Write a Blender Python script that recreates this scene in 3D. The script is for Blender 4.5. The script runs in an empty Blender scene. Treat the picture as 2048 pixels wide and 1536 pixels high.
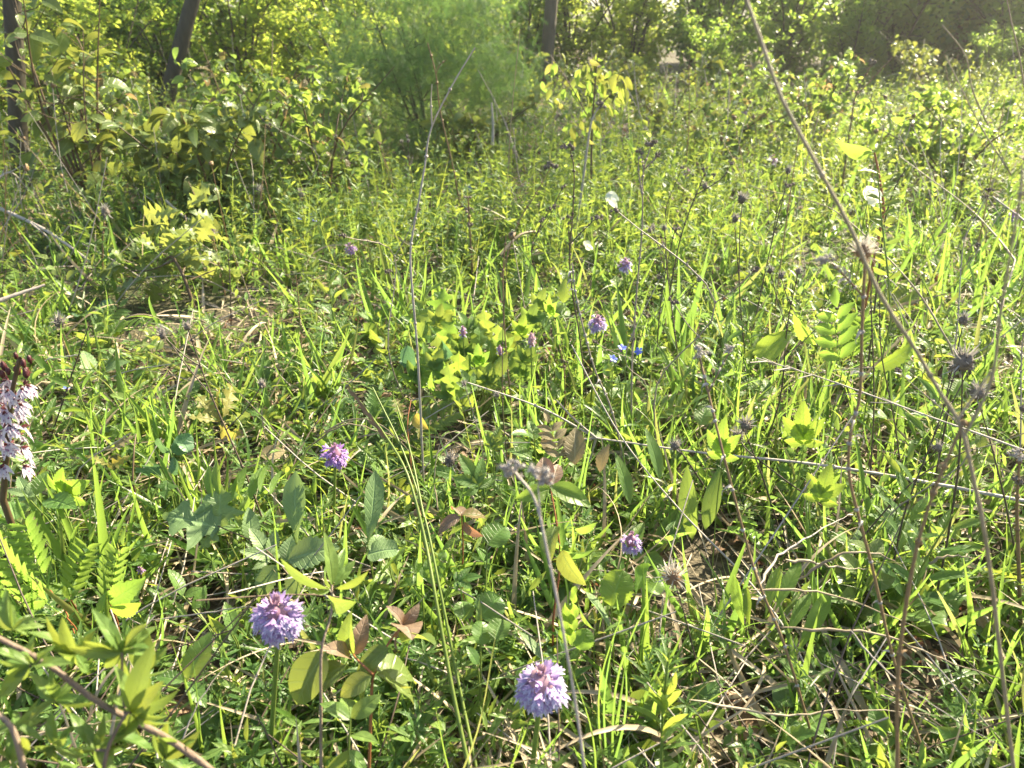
import bpy, math
import numpy as np
from mathutils import Vector, Matrix
R = math.radians
HAZE = 0.0042
rng = np.random.default_rng(7)
SC = bpy.context.scene

# ---------------------------------------------------------------- camera, sky, sun, exposure
CAM_Z, PITCH, FPX = 0.70, R(26.4), 1547.0
cam = bpy.data.cameras.new('camera')
cam.sensor_width = 36.0
cam.lens = 36.0 * FPX / 2048.0
cam.clip_start, cam.clip_end = 0.02, 400.0
cam.dof.use_dof = True
cam.dof.focus_distance = 1.05
cam.dof.aperture_fstop = 9.0
co = bpy.data.objects.new('camera', cam)
SC.collection.objects.link(co)
co.location = (0, 0, CAM_Z)
co.rotation_euler = (R(90) - PITCH, 0, 0)
SC.camera = co

SUN_AZ, SUN_EL = R(47), R(37)
w = bpy.data.worlds.new('World')
SC.world = w
w.use_nodes = True
nt = w.node_tree
sky = nt.nodes.new('ShaderNodeTexSky')
sky.sky_type = 'NISHITA'
sky.sun_disc = False
sky.sun_elevation, sky.sun_rotation = SUN_EL, SUN_AZ
sky.air_density, sky.dust_density = 1.0, 1.6
nt.links.new(sky.outputs[0], nt.nodes['Background'].inputs[0])
nt.nodes['Background'].inputs[1].default_value = 0.07

sl = bpy.data.lights.new('sun', 'SUN')
sl.energy, sl.angle, sl.color = 5.0, R(0.55), (1.0, 0.87, 0.62)
so = bpy.data.objects.new('sun', sl)
SC.collection.objects.link(so)
SUN = Vector((math.sin(SUN_AZ) * math.cos(SUN_EL), math.cos(SUN_AZ) * math.cos(SUN_EL), math.sin(SUN_EL)))
so.rotation_euler = SUN.to_track_quat('Z', 'Y').to_euler()
so.location = SUN * 30

SC.view_settings.view_transform = 'Standard'
SC.view_settings.look = 'None'
SC.view_settings.exposure = 2.2
SC.view_settings.gamma = 1.0
SC.render.engine = 'CYCLES'
SC.cycles.max_bounces = 8
SC.cycles.diffuse_bounces = 4
SC.cycles.transmission_bounces = 5
SC.cycles.use_denoising = True

# ---------------------------------------------------------------- pixels of the photograph -> points of the place
def gz(x, y):
    x = np.asarray(x, float); y = np.asarray(y, float)
    a = np.clip((y - 1.2) / 3, 0, 1)
    return 0.006 * np.sin(x * 9 + 1.3) * np.sin(y * 8 + .4) + a * (0.02 * np.sin(x * 2.1 + .7) + 0.02 * np.sin(y * 1.7 + x))
def ray(px, py):
    u, v = (px - 1024) / FPX, -(py - 768) / FPX
    return np.array([u, math.cos(PITCH) + v * math.sin(PITCH), -math.sin(PITCH) + v * math.cos(PITCH)])
def P(px, py, Y):
    r = ray(px, py)
    return np.array([0, 0, CAM_Z]) + r * (Y / r[1])
def G(px, py):
    r = ray(px, py); z = 0.0
    for _ in range(4):
        p = np.array([0, 0, CAM_Z]) + r * ((CAM_Z - z) / -r[2]); z = float(gz(p[0], p[1]))
    return np.array([p[0], p[1], z])
def to_px(p):
    d = np.asarray(p, float) - np.array([0, 0, CAM_Z])
    c, s = math.cos(PITCH), math.sin(PITCH)
    f = d[1] * c - d[2] * s; up = d[1] * s + d[2] * c
    return 1024 + FPX * d[0] / f, 768 - FPX * up / f
def nrm(v):
    v = np.asarray(v, float)
    return v / np.maximum(np.linalg.norm(v, axis=-1, keepdims=True), 1e-9)

# ---------------------------------------------------------------- mesh tools
class MB:
    """collects quads; build() links them as ONE mesh object"""
    def __init__(s): s.V, s.Q, s.U, s.T, s.M, s.n = [], [], [], [], [], 0
    def add(s, V, Q, U=None, tint=0.5, mat=0):
        V = np.asarray(V, float).reshape(-1, 3); Q = np.asarray(Q, int).reshape(-1, 4)
        s.V.append(V); s.Q.append(Q + s.n)
        s.U.append(np.zeros((len(V), 2)) if U is None else np.asarray(U, float))
        s.T.append(np.broadcast_to(np.asarray(tint, float), (len(V),)).copy())
        s.M.append(np.full(len(Q), mat)); s.n += len(V)
    def many(s, proto, M, pos, tint=None, mat=0):
        """copies of one leaf: proto (V,Q,U), M (k,3,3) frames times size, pos (k,3)"""
        V, Q, U = proto; k = len(pos)
        if k == 0: return
        W = np.einsum('kij,nj->kni', M, V) + pos[:, None, :]
        QQ = Q[None] + (np.arange(k) * len(V))[:, None, None]
        if tint is None: tint = rng.random(k)
        s.V.append(W.reshape(-1, 3)); s.Q.append(QQ.reshape(-1, 4) + s.n)
        s.U.append(np.tile(U, (k, 1))); s.T.append(np.repeat(tint, len(V)))
        s.M.append(np.full(k * len(Q), mat)); s.n += k * len(V)
    def tube(s, pts, radii, n=6, tint=0.5, mat=0, jitter=0.0):
        pts = np.asarray(pts, float); m = len(pts)
        radii = np.broadcast_to(np.asarray(radii, float), (m,))
        tg = nrm(np.gradient(pts, axis=0))
        ref = np.array([1.0, 0, 0]) if abs(tg[0][0]) < .8 else np.array([0, 1.0, 0])
        a = nrm(np.cross(tg[0], ref)); A = []
        for t in tg:
            a = nrm(a - t * np.dot(a, t)); A.append(a)
        A = np.array(A); B = np.cross(tg, A)
        th = np.arange(n) * 2 * math.pi / n
        rr = radii[:, None] * (1 + jitter * rng.standard_normal((m, n)))
        V = pts[:, None] + rr[..., None] * (np.cos(th)[None, :, None] * A[:, None] + np.sin(th)[None, :, None] * B[:, None])
        i = np.arange(m - 1)[:, None] * n; j = np.arange(n)[None]; j2 = (j + 1) % n
        Q = np.stack([i + j, i + j2, i + n + j2, i + n + j], -1).reshape(-1, 4)
        ln = np.concatenate([[0], np.cumsum(np.linalg.norm(np.diff(pts, axis=0), axis=1))])
        U = np.stack([np.broadcast_to(th / 6.283, (m, n)), np.broadcast_to(ln[:, None], (m, n))], -1).reshape(-1, 2)
        s.add(V.reshape(-1, 3), Q, U, tint, mat)
    def blob(s, c, r, sq=(1, 1, 1), n=8, tint=.5, mat=0, rough=0.12, axis=None):
        th = np.linspace(0.12, math.pi - .12, n // 2 + 2); ph = np.arange(n) * 2 * math.pi / n
        T_, P_ = np.meshgrid(th, ph, indexing='ij')
        k = r * (1 + rough * rng.standard_normal(T_.shape))
        V = np.stack([np.sin(T_) * np.cos(P_) * k * sq[0], np.sin(T_) * np.sin(P_) * k * sq[1], np.cos(T_) * k * sq[2]], -1).reshape(-1, 3)
        if axis is not None: V = V @ frame1(axis, (0.3, -1, .2))[:, [0, 2, 1]].T
        m = len(th); i = np.arange(m - 1)[:, None] * n; j = np.arange(n)[None]; j2 = (j + 1) % n
        Q = np.stack([i + j, i + n + j, i + n + j2, i + j2], -1).reshape(-1, 4)
        s.add(V + np.asarray(c), Q, None, tint, mat)
    def build(s, name, mats, parent=None, base=(0, 0, 0), smooth=True):
        V = np.concatenate(s.V) - np.asarray(base, float); Q = np.concatenate(s.Q); U = np.concatenate(s.U)
        me = bpy.data.meshes.new(name)
        me.vertices.add(len(V)); me.vertices.foreach_set('co', V.astype(np.float32).ravel())
        me.loops.add(Q.size); me.loops.foreach_set('vertex_index', Q.astype(np.int32).ravel())
        me.polygons.add(len(Q)); me.polygons.foreach_set('loop_start', np.arange(len(Q), dtype=np.int32) * 4)
        me.polygons.foreach_set('use_smooth', np.full(len(Q), smooth))
        if not isinstance(mats, (list, tuple)): mats = [mats]
        for m in mats: me.materials.append(m)
        me.polygons.foreach_set('material_index', np.concatenate(s.M).astype(np.int32))
        uv = me.uv_layers.new(name='UVMap')
        uv.data.foreach_set('uv', U[Q.ravel()].astype(np.float32).ravel())
        at = me.attributes.new('tint', 'FLOAT', 'POINT')
        at.data.foreach_set('value', np.concatenate(s.T).astype(np.float32))
        me.update(calc_edges=True)
        o = bpy.data.objects.new(name, me); SC.collection.objects.link(o)
        if parent is not None: o.parent = parent
        return o

def frames(d, up):
    d = nrm(d); up = np.broadcast_to(np.asarray(up, float), d.shape)
    x = nrm(np.cross(d, up)); z = np.cross(x, d)
    return np.stack([x, d, z], -1)
def frame1(d, up): return frames(np.asarray(d, float)[None], np.asarray(up, float)[None])[0]
def smooth_path(pts, n=24):
    """Catmull-Rom through the points"""
    p = np.asarray(pts, float)
    if len(p) == 2: return p[0] + (p[1] - p[0]) * np.linspace(0, 1, n)[:, None]
    q = np.vstack([2 * p[0] - p[1], p, 2 * p[-1] - p[-2]]); out = []
    t = np.linspace(0, len(p) - 1 - 1e-6, n)
    for a in t:
        i = int(a); f = a - i; a0, a1, a2, a3 = q[i:i + 4]
        out.append(.5 * ((2 * a1) + (-a0 + a2) * f + (2 * a0 - 5 * a1 + 4 * a2 - a3) * f * f + (-a0 + 3 * a1 - 3 * a2 + a3) * f ** 3))
    return np.array(out)

# leaf outlines: half width along the length, both 0..1
def ovate(t): return np.sin(math.pi * t ** .72) ** .85 * .98 + .004
def lance(t): return np.sin(math.pi * t ** .85) ** .9 + .004
def spoon(t): return np.sin(math.pi * t ** 1.35) ** .8 * (0.2 + .8 * t) ** .4 + .02
def rounded(t): return np.sqrt(np.maximum(0, 1 - (2 * t - 1) ** 2)) * .98 + .02
def blade(t): return np.minimum(1, t * 8 + .45) * (1 - t ** 1.8) + .006
def lobed(t): return (np.sin(math.pi * t ** 1.15) ** .6 * (.2 + .8 * t ** .7)) * (.62 + .38 * np.cos(2 * math.pi * 4.5 * t) * np.minimum(1, t * 3)) + .02
def maple(t): return np.sin(math.pi * t ** .6) ** .7 * (.66 + .34 * np.cos(2 * math.pi * 2.7 * t + .6)) + .012
def leaf(W, prof, rows=6, cols=3, bend=.5, fold=.25, serr=0.0, wave=0.0, twist=0.0, side=0.0, seed=0):
    """a leaf one unit long along +Y, face up along +Z; bend > 0 droops the tip"""
    r = np.random.default_rng(seed)
    t = np.linspace(0, 1, rows + 1); a = bend * (t - .25) ; dt = 1 / rows
    ys = np.concatenate([[0], np.cumsum(np.cos((a[1:] + a[:-1]) / 2) * dt)]); zs = np.concatenate([[0], np.cumsum(-np.sin((a[1:] + a[:-1]) / 2) * dt)])
    u = np.linspace(-1, 1, cols); hw = prof(t) * W / 2
    if serr: hw = hw * np.where(np.arange(rows + 1) % 2 == 1, 1.0, 1 - serr)
    X = hw[:, None] * u[None]
    Z = zs[:, None] + fold * np.abs(X) + wave * W * np.sin(t * 9 + seed)[:, None] * u[None]
    Yv = ys[:, None] + (serr * .35 / rows * 2 * np.abs(u)[None] * np.where(np.arange(rows + 1) % 2 == 1, 1, 0)[:, None] if serr else 0) + 0 * X
    if twist:
        c, sn = np.cos(twist * t)[:, None], np.sin(twist * t)[:, None]
        zc = Z - zs[:, None]; X, Z = X * c - zc * sn, zs[:, None] + X * sn + zc * c
    X = X + side * (t ** 2)[:, None]
    V = np.stack([X, Yv, Z], -1).reshape(-1, 3)
    i = np.arange(rows)[:, None] * cols; j = np.arange(cols - 1)[None]
    Q = np.stack([i + j, i + j + 1, i + cols + j + 1, i + cols + j], -1).reshape(-1, 4)
    U = np.stack([np.broadcast_to(u[None], X.shape), np.broadcast_to(t[:, None], X.shape)], -1).reshape(-1, 2)
    return V, Q, U
def merge(parts):
    """joins (leaf, 3x3 frame, offset) into one compound leaf"""
    V, Q, U, n = [], [], [], 0
    for (v, q, u), M, o in parts:
        V.append(v @ np.asarray(M).T + np.asarray(o)); Q.append(q + n); U.append(u); n += len(v)
    return np.concatenate(V), np.concatenate(Q), np.concatenate(U)
def rz(a, s=1.0, tilt=0.0):
    c, n = math.cos(a), math.sin(a); ct, st = math.cos(tilt), math.sin(tilt)
    return np.array([[c, -n, 0], [n, c, 0], [0, 0, 1]]) @ np.array([[1, 0, 0], [0, ct, -st], [0, st, ct]]) * s

# ---------------------------------------------------------------- things, parts, stuff
def props(o, label=None, cat=None, group=None, kind=None):
    for k, v in (('label', label), ('category', cat), ('group', group), ('kind', kind)):
        if v: o[k] = v
    return o
class Thing:
    def __init__(s, name, label, cat, base, group=None):
        s.base = np.asarray(base, float)
        s.o = bpy.data.objects.new(name, None); SC.collection.objects.link(s.o)
        s.o.empty_display_size = .02; s.o.location = s.base
        props(s.o, label, cat, group)
    def part(s, name, mb, mats, under=None, label=None):
        o = mb.build(name, mats, under or s.o, s.base)
        return props(o, label)
def dup(root, loc, rot=(0, 0, 0), scale=1.0, label=None, group=None):
    c = root.copy(); SC.collection.objects.link(c)
    c.location = loc; c.rotation_euler = rot; c.scale = (scale,) * 3 if np.isscalar(scale) else scale
    if label: c['label'] = label
    if group: c['group'] = group
    for ch in list(root.children):
        d = ch.copy(); SC.collection.objects.link(d); d.parent = c
        for g in list(ch.children):
            e = g.copy(); SC.collection.objects.link(e); e.parent = d
    return c

# ---------------------------------------------------------------- materials
def mk(name):
    m = bpy.data.materials.new(name); m.use_nodes = True
    t = m.node_tree; t.nodes.clear()
    out = t.nodes.new('ShaderNodeOutputMaterial')
    return m, t, out
def N(t, typ, **kw):
    n = t.nodes.new(typ)
    for k, v in kw.items():
        if k.startswith('_'): n.inputs[k[1:].replace('_', ' ')].default_value = v
        else: setattr(n, k, v)
    return n
def mixc(t, fac, a, b, mode='MIX'):
    n = t.nodes.new('ShaderNodeMix'); n.data_type = 'RGBA'; n.blend_type = mode
    for s, v in ((0, fac), (6, a), (7, b)):
        if hasattr(v, 'links') or hasattr(v, 'is_linked'): t.links.new(v, n.inputs[s])
        else: n.inputs[s].default_value = v if s == 0 else (*v, 1)
    return n.outputs[2]
def math_(t, op, a, b=0.0, c=None):
    n = t.nodes.new('ShaderNodeMath'); n.operation = op
    for i, v in enumerate((a, b) if c is None else (a, b, c)):
        if hasattr(v, 'is_linked'): t.links.new(v, n.inputs[i])
        else: n.inputs[i].default_value = v
    return n.outputs[0]
def ramp(t, fac, lo, hi):
    n = t.nodes.new('ShaderNodeMapRange'); n.inputs[1].default_value = lo; n.inputs[2].default_value = hi
    t.links.new(fac, n.inputs[0]); return n.outputs[0]
def leaf_mat(name, a, b, c=None, tr=(.2, .34, .03), tf=.45, rough=.42, vein=.35, vfreq=8.0, spot=0.0, spotc=(.2, .1, .03), spec=.5):
    """leaf that lets light through: a..b by the leaf, c on the tint's last fifth, veins along UV, brown marks"""
    m, t, out = mk(name); L = t.links
    tr = (tr[0] * 1.12, tr[1], tr[2] + .04)
    at = N(t, 'ShaderNodeAttribute', attribute_name='tint')
    oi = N(t, 'ShaderNodeObjectInfo')
    f = math_(t, 'FRACT', math_(t, 'ADD', at.outputs['Fac'], oi.outputs['Random']))
    tc = N(t, 'ShaderNodeTexCoord')
    nz = N(t, 'ShaderNodeTexNoise', _Scale=60.0, _Detail=3.0); L.new(tc.outputs['Object'], nz.inputs['Vector'])
    col = mixc(t, f, a, b)
    if c: col = mixc(t, ramp(t, f, .86, .92), col, c)
    k = ramp(t, nz.outputs['Fac'], .3, .7)
    col = mixc(t, math_(t, 'MULTIPLY', k, .35), col, (a[0] * 1.25, a[1] * 1.05, a[2] * .9))
    trc = mixc(t, f, tr, (tr[0] * 1.25, tr[1] * 1.0, tr[2] * .8))
    if c: trc = mixc(t, ramp(t, f, .86, .92), trc, tuple(min(1, x * 2.2) for x in c))
    h = None
    if vein:
        uv = N(t, 'ShaderNodeUVMap'); sp = N(t, 'ShaderNodeSeparateXYZ'); L.new(uv.outputs[0], sp.inputs[0])
        au = math_(t, 'ABSOLUTE', sp.outputs[0])
        ph = math_(t, 'MULTIPLY', math_(t, 'SUBTRACT', sp.outputs[1], math_(t, 'MULTIPLY', au, .16)), vfreq)
        fr = math_(t, 'ABSOLUTE', math_(t, 'SUBTRACT', math_(t, 'FRACT', ph), .5))
        side = math_(t, 'SUBTRACT', 1.0, ramp(t, fr, 0.0, .12))
        mid = math_(t, 'SUBTRACT', 1.0, ramp(t, au, 0.02, .13))
        h = math_(t, 'MAXIMUM', mid, math_(t, 'MULTIPLY', side, .6))
        v = math_(t, 'MULTIPLY', h, vein)
        col = mixc(t, v, col, tuple(min(1, x * 1.9 + .03) for x in b))
        trc = mixc(t, v, trc, tuple(x * .55 for x in tr))
    if spot:
        s2 = N(t, 'ShaderNodeTexNoise', _Scale=130.0, _Detail=4.0); L.new(tc.outputs['Object'], s2.inputs['Vector'])
        sf = math_(t, 'MULTIPLY', ramp(t, s2.outputs['Fac'], .6, .68), spot)
        col = mixc(t, sf, col, spotc); trc = mixc(t, sf, trc, spotc)
    p = N(t, 'ShaderNodeBsdfPrincipled', _Roughness=rough)
    p.inputs['Specular IOR Level'].default_value = spec
    L.new(col, p.inputs['Base Color'])
    tb = N(t, 'ShaderNodeBsdfTranslucent'); L.new(trc, tb.inputs[0])
    bp = N(t, 'ShaderNodeBump', _Strength=.6, _Distance=.003)
    hh = nz.outputs['Fac'] if h is None else math_(t, 'ADD', nz.outputs['Fac'], math_(t, 'MULTIPLY', h, -.6))
    L.new(hh, bp.inputs['Height']); L.new(bp.outputs[0], p.inputs['Normal'])
    mx = N(t, 'ShaderNodeMixShader'); mx.inputs[0].default_value = tf
    L.new(p.outputs[0], mx.inputs[1]); L.new(tb.outputs[0], mx.inputs[2]); L.new(mx.outputs[0], out.inputs[0])
    return m
def stalk_mat(name, a, b, rough=.6, scale=90.0, spec=.3, bump=.4, tf=0.0):
    m, t, out = mk(name); L = t.links
    at = N(t, 'ShaderNodeAttribute', attribute_name='tint'); oi = N(t, 'ShaderNodeObjectInfo')
    tc = N(t, 'ShaderNodeTexCoord'); nz = N(t, 'ShaderNodeTexNoise', _Scale=scale, _Detail=6.0)
    mp = N(t, 'ShaderNodeMapping'); mp.inputs['Scale'].default_value = (1, 1, .22) if 'bark' in name else (1, 1, 1); L.new(tc.outputs['Object'], mp.inputs['Vector']); L.new(mp.outputs[0], nz.inputs['Vector'])
    f = math_(t, 'FRACT', math_(t, 'ADD', at.outputs['Fac'], oi.outputs['Random']))
    f2 = math_(t, 'ADD', math_(t, 'MULTIPLY', f, .5), math_(t, 'MULTIPLY', ramp(t, nz.outputs['Fac'], .3, .7), .5))
    col = mixc(t, f2, a, b)
    p = N(t, 'ShaderNodeBsdfPrincipled', _Roughness=rough); p.inputs['Specular IOR Level'].default_value = spec
    L.new(col, p.inputs['Base Color'])
    bp = N(t, 'ShaderNodeBump', _Strength=bump, _Distance=.012 if 'bark' in name else .002); L.new(nz.outputs['Fac'], bp.inputs['Height']); L.new(bp.outputs[0], p.inputs['Normal'])
    if tf:
        tb = N(t, 'ShaderNodeBsdfTranslucent'); L.new(col, tb.inputs[0]); mx = N(t, 'ShaderNodeMixShader'); mx.inputs[0].default_value = tf
        L.new(p.outputs[0], mx.inputs[1]); L.new(tb.outputs[0], mx.inputs[2]); L.new(mx.outputs[0], out.inputs[0])
    else: L.new(p.outputs[0], out.inputs[0])
    return m
def petal_mat(name, a, b, spots=None, tf=.35):
    m, t, out = mk(name); L = t.links
    at = N(t, 'ShaderNodeAttribute', attribute_name='tint'); oi = N(t, 'ShaderNodeObjectInfo'); uv = N(t, 'ShaderNodeUVMap'); sp = N(t, 'ShaderNodeSeparateXYZ'); L.new(uv.outputs[0], sp.inputs[0])
    col = mixc(t, math_(t, 'ADD', math_(t, 'MULTIPLY', at.outputs['Fac'], .5), math_(t, 'MULTIPLY', sp.outputs[1], .5)), a, b)
    col = mixc(t, math_(t, 'MULTIPLY', oi.outputs['Random'], .45), col, (min(1, b[0] * 1.2), min(1, b[1] * 1.35), min(1, b[2] * 1.02)))
    if spots:
        tc = N(t, 'ShaderNodeTexCoord'); vo = N(t, 'ShaderNodeTexVoronoi', _Scale=spots[1]); L.new(tc.outputs['Object'], vo.inputs['Vector'])
        col = mixc(t, math_(t, 'SUBTRACT', 1.0, ramp(t, vo.outputs['Distance'], .25, .4)), col, spots[0])
    p = N(t, 'ShaderNodeBsdfPrincipled', _Roughness=.5); L.new(col, p.inputs['Base Color'])
    tb = N(t, 'ShaderNodeBsdfTranslucent'); L.new(col, tb.inputs[0]); mx = N(t, 'ShaderNodeMixShader'); mx.inputs[0].default_value = tf
    L.new(p.outputs[0], mx.inputs[1]); L.new(tb.outputs[0], mx.inputs[2]); L.new(mx.outputs[0], out.inputs[0])
    return m

M = {}
M['grass'] = leaf_mat('grass_blade', (.05, .115, .022), (.085, .15, .025), (.16, .17, .05), tr=(.23, .45, .04), tf=.5, rough=.38, vein=.0)
M['straw'] = stalk_mat('straw', (.24, .185, .11), (.46, .39, .28), rough=.5, scale=40, tf=.2)
M['straw_grey'] = stalk_mat('weathered_straw', (.27, .23, .2), (.45, .4, .35), rough=.55, scale=120)
M['stalk_tan'] = stalk_mat('tan_stalk', (.2, .165, .1), (.36, .3, .2), rough=.5, scale=120)
M['stalk_dark'] = stalk_mat('dark_stalk', (.05, .036, .027), (.13, .095, .07), rough=.5, scale=160)
M['stalk_pale'] = stalk_mat('pale_stalk', (.2, .165, .13), (.36, .31, .26), rough=.45, scale=160)
M['stalk_rust'] = stalk_mat('rust_stalk', (.15, .095, .045), (.28, .19, .1), rough=.55, scale=200)
M['stem_green'] = stalk_mat('green_stem', (.16, .23, .05), (.23, .3, .07), rough=.4, scale=80, bump=.1, tf=.3)
M['stem_red'] = stalk_mat('red_stem', (.24, .075, .035), (.3, .13, .05), rough=.45, scale=90)
M['stem_purple'] = stalk_mat('purple_stem', (.085, .055, .03), (.13, .09, .05), rough=.5, scale=90)
M['twig'] = stalk_mat('twig_bark', (.13, .09, .065), (.26, .2, .15), rough=.7, scale=170)
M['twig_pale'] = stalk_mat('bleached_twig', (.34, .3, .26), (.5, .45, .4), rough=.65, scale=150)
M['bark'] = stalk_mat('bark', (.03, .025, .018), (.13, .11, .075), rough=.85, scale=45, bump=1.0)
M['bark_grey'] = stalk_mat('grey_bark', (.035, .031, .022), (.11, .095, .07), rough=.85, scale=35, bump=1.0)
M['head_grey'] = stalk_mat('grey_seed_head', (.3, .27, .25), (.52, .49, .45), rough=.7, scale=300, tf=.2)
M['head_dark'] = stalk_mat('dark_seed_head', (.07, .055, .045), (.24, .2, .165), rough=.7, scale=300)
M['head_white'] = stalk_mat('fluffy_seed_head', (.55, .5, .42), (.72, .68, .6), rough=.8, scale=300, tf=.3)
M['bract'] = stalk_mat('rust_bract', (.23, .13, .07), (.36, .24, .14), rough=.6, scale=300, tf=.2)
M['clover'] = leaf_mat('small_leaf', (0.060, 0.144, 0.036), (0.102, 0.192, 0.042), None, tr=(.2, .38, .04), tf=.45, vein=.2, vfreq=5)
M['broad'] = leaf_mat('broad_leaf', (0.074, 0.169, 0.041), (0.121, 0.223, 0.054), None, tr=(.26, .42, .03), tf=.48, vein=.5, vfreq=7, rough=.42, spot=.12)
M['lime'] = leaf_mat('lime_leaf', (0.092, 0.184, 0.034), (0.138, 0.230, 0.052), None, tr=(.27, .5, .03), tf=.52, vein=.5, vfreq=8, rough=.42, spot=.08)
M['sage'] = leaf_mat('matt_leaf', (.14, .235, .095), (.175, .27, .115), None, tr=(.22, .36, .06), tf=.38, vein=.45, vfreq=9, rough=.5)
M['glauc'] = leaf_mat('bluish_leaf', (.07, .15, .075), (.09, .175, .09), None, tr=(.14, .32, .08), tf=.32, vein=.3, vfreq=5, rough=.5)
M['dogwood'] = leaf_mat('dogwood_leaf', (.09, .16, .045), (.13, .19, .055), (.2, .13, .06), tr=(.27, .46, .04), tf=.48, vein=.6, vfreq=5, rough=.36, spot=.1, spotc=(.16, .07, .05))
M['dog_purple'] = leaf_mat('purple_leaf', (.19, .14, .095), (.26, .19, .14), None, tr=(.28, .17, .06), tf=.35, vein=.5, vfreq=5, rough=.42, spot=.4, spotc=(.12, .12, .04))
M['dog_green'] = leaf_mat('veined_leaf', (0.101, 0.169, 0.041), (0.149, 0.203, 0.054), None, tr=(.26, .36, .03), tf=.42, vein=.6, vfreq=5, rough=.38, spot=.12, spotc=(.2, .09, .05))
M['dog_lime'] = leaf_mat('young_leaf', (.1, .18, .035), (.13, .2, .04), (.19, .18, .045), tr=(.28, .5, .04), tf=.52, vein=.4, vfreq=5, rough=.4)
M['privet'] = leaf_mat('glossy_leaf', (0.101, 0.189, 0.047), (0.162, 0.243, 0.061), None, tr=(.26, .4, .03), tf=.42, vein=.35, vfreq=1, rough=.42, spec=.35)
M['oak'] = leaf_mat('oak_leaf', (.15, .21, .075), (.18, .24, .085), None, tr=(.3, .44, .06), tf=.4, vein=.4, vfreq=5, rough=.42)
M['oak_yellow'] = leaf_mat('young_oak_leaf', (.19, .2, .05), (.25, .25, .07), None, tr=(.42, .44, .05), tf=.45, vein=.35, vfreq=5, rough=.5)
M['hairy'] = leaf_mat('hairy_leaf', (.19, .165, .085), (.24, .2, .11), None, tr=(.3, .26, .08), tf=.35, vein=.6, vfreq=8, rough=.7)
M['dead'] = leaf_mat('dead_leaf', (.2, .125, .075), (.31, .215, .14), (.4, .33, .25), tr=(.3, .16, .06), tf=.25, vein=.3, vfreq=6, rough=.6, spot=.5, spotc=(.1, .06, .035))
M['juniper'] = leaf_mat('juniper_needle', (.05, .12, .04), (.085, .16, .05), None, tr=(.18, .38, .06), tf=.45, vein=0, rough=.45)
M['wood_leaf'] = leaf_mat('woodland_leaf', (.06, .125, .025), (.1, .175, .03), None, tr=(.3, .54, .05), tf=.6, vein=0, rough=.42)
M['wood_dark'] = leaf_mat('painted_shade_leaf', (.035, .125, .035), (.055, .15, .04), None, tr=(.17, .4, .05), tf=.52, vein=0, rough=.42)  # darker woodland leaf: shade of the thicket put into the colour
M['wood_lime'] = leaf_mat('painted_sun_leaf', (.09, .16, .03), (.13, .2, .04), None, tr=(.42, .64, .07), tf=.68, vein=0, rough=.42)  # brighter woodland leaf: sun flecks put into the colour
M['hood'] = petal_mat('lilac_hood', (.42, .24, .46), (.46, .34, .64))
M['lip'] = petal_mat('lilac_lip', (.48, .4, .66), (.62, .57, .8), ((.32, .16, .52), 600.0), tf=.45)
M['hood_deep'] = petal_mat('purple_hood', (.38, .18, .46), (.48, .32, .62))
M['lip_deep'] = petal_mat('purple_lip', (.4, .22, .58), (.55, .4, .7), ((.3, .12, .45), 700.0))
M['bud'] = petal_mat('orchid_bud', (.4, .2, .3), (.5, .34, .42))
M['lady_hood'] = petal_mat('maroon_hood', (.085, .018, .022), (.17, .05, .045))
M['lady_lip'] = petal_mat('pale_lip', (.5, .44, .54), (.64, .6, .66), ((.22, .08, .2), 330.0), tf=.4)
M['painted_glint_leaf'] = petal_mat('painted_glint_leaf', (.72, .72, .64), (.8, .8, .74), tf=.5)  # green leaf's sun glint painted as a near-white colour
M['blue'] = petal_mat('blue_petal', (.07, .1, .62), (.14, .2, .75))
M['blue_purple'] = petal_mat('purple_petal', (.3, .08, .45), (.4, .14, .5))

# ---------------------------------------------------------------- ground
def ground_mat():
    m, t, out = mk('soil_and_litter'); L = t.links
    tc = N(t, 'ShaderNodeTexCoord')
    n1 = N(t, 'ShaderNodeTexNoise', _Scale=9.0, _Detail=6.0); n2 = N(t, 'ShaderNodeTexNoise', _Scale=120.0, _Detail=5.0); n3 = N(t, 'ShaderNodeTexNoise', _Scale=1.3, _Detail=3.0)
    for n in (n1, n2, n3): L.new(tc.outputs['Object'], n.inputs['Vector'])
    c = mixc(t, ramp(t, n1.outputs['Fac'], .35, .65), (.032, .023, .016), (.09, .065, .042))
    c = mixc(t, ramp(t, n2.outputs['Fac'], .5, .68), c, (.2, .155, .1))
    c = mixc(t, ramp(t, n3.outputs['Fac'], .5, .7), c, (.06, .075, .025))
    p = N(t, 'ShaderNodeBsdfPrincipled', _Roughness=.9); L.new(c, p.inputs['Base Color'])
    bp = N(t, 'ShaderNodeBump', _Strength=.8, _Distance=.01); L.new(n2.outputs['Fac'], bp.inputs['Height']); L.new(bp.outputs[0], p.inputs['Normal'])
    L.new(p.outputs[0], out.inputs[0]); return m
xs = np.concatenate([-np.geomspace(160, 3.2, 22), np.linspace(-3, 3, 61), np.geomspace(3.2, 160, 22)])
ys = np.concatenate([-np.geomspace(60, .6, 10), np.linspace(-.5, 6, 80), np.geomspace(6.2, 220, 26)])
X, Y = np.meshgrid(xs, ys); mb = MB()
V = np.stack([X, Y, gz(X, Y)], -1).reshape(-1, 3)
i = np.arange(len(ys) - 1)[:, None] * len(xs); j = np.arange(len(xs) - 1)[None]
mb.add(V, np.stack([i + j, i + j + 1, i + len(xs) + j + 1, i + len(xs) + j], -1).reshape(-1, 4))
props(mb.build('ground', ground_mat()), kind='structure')

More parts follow.
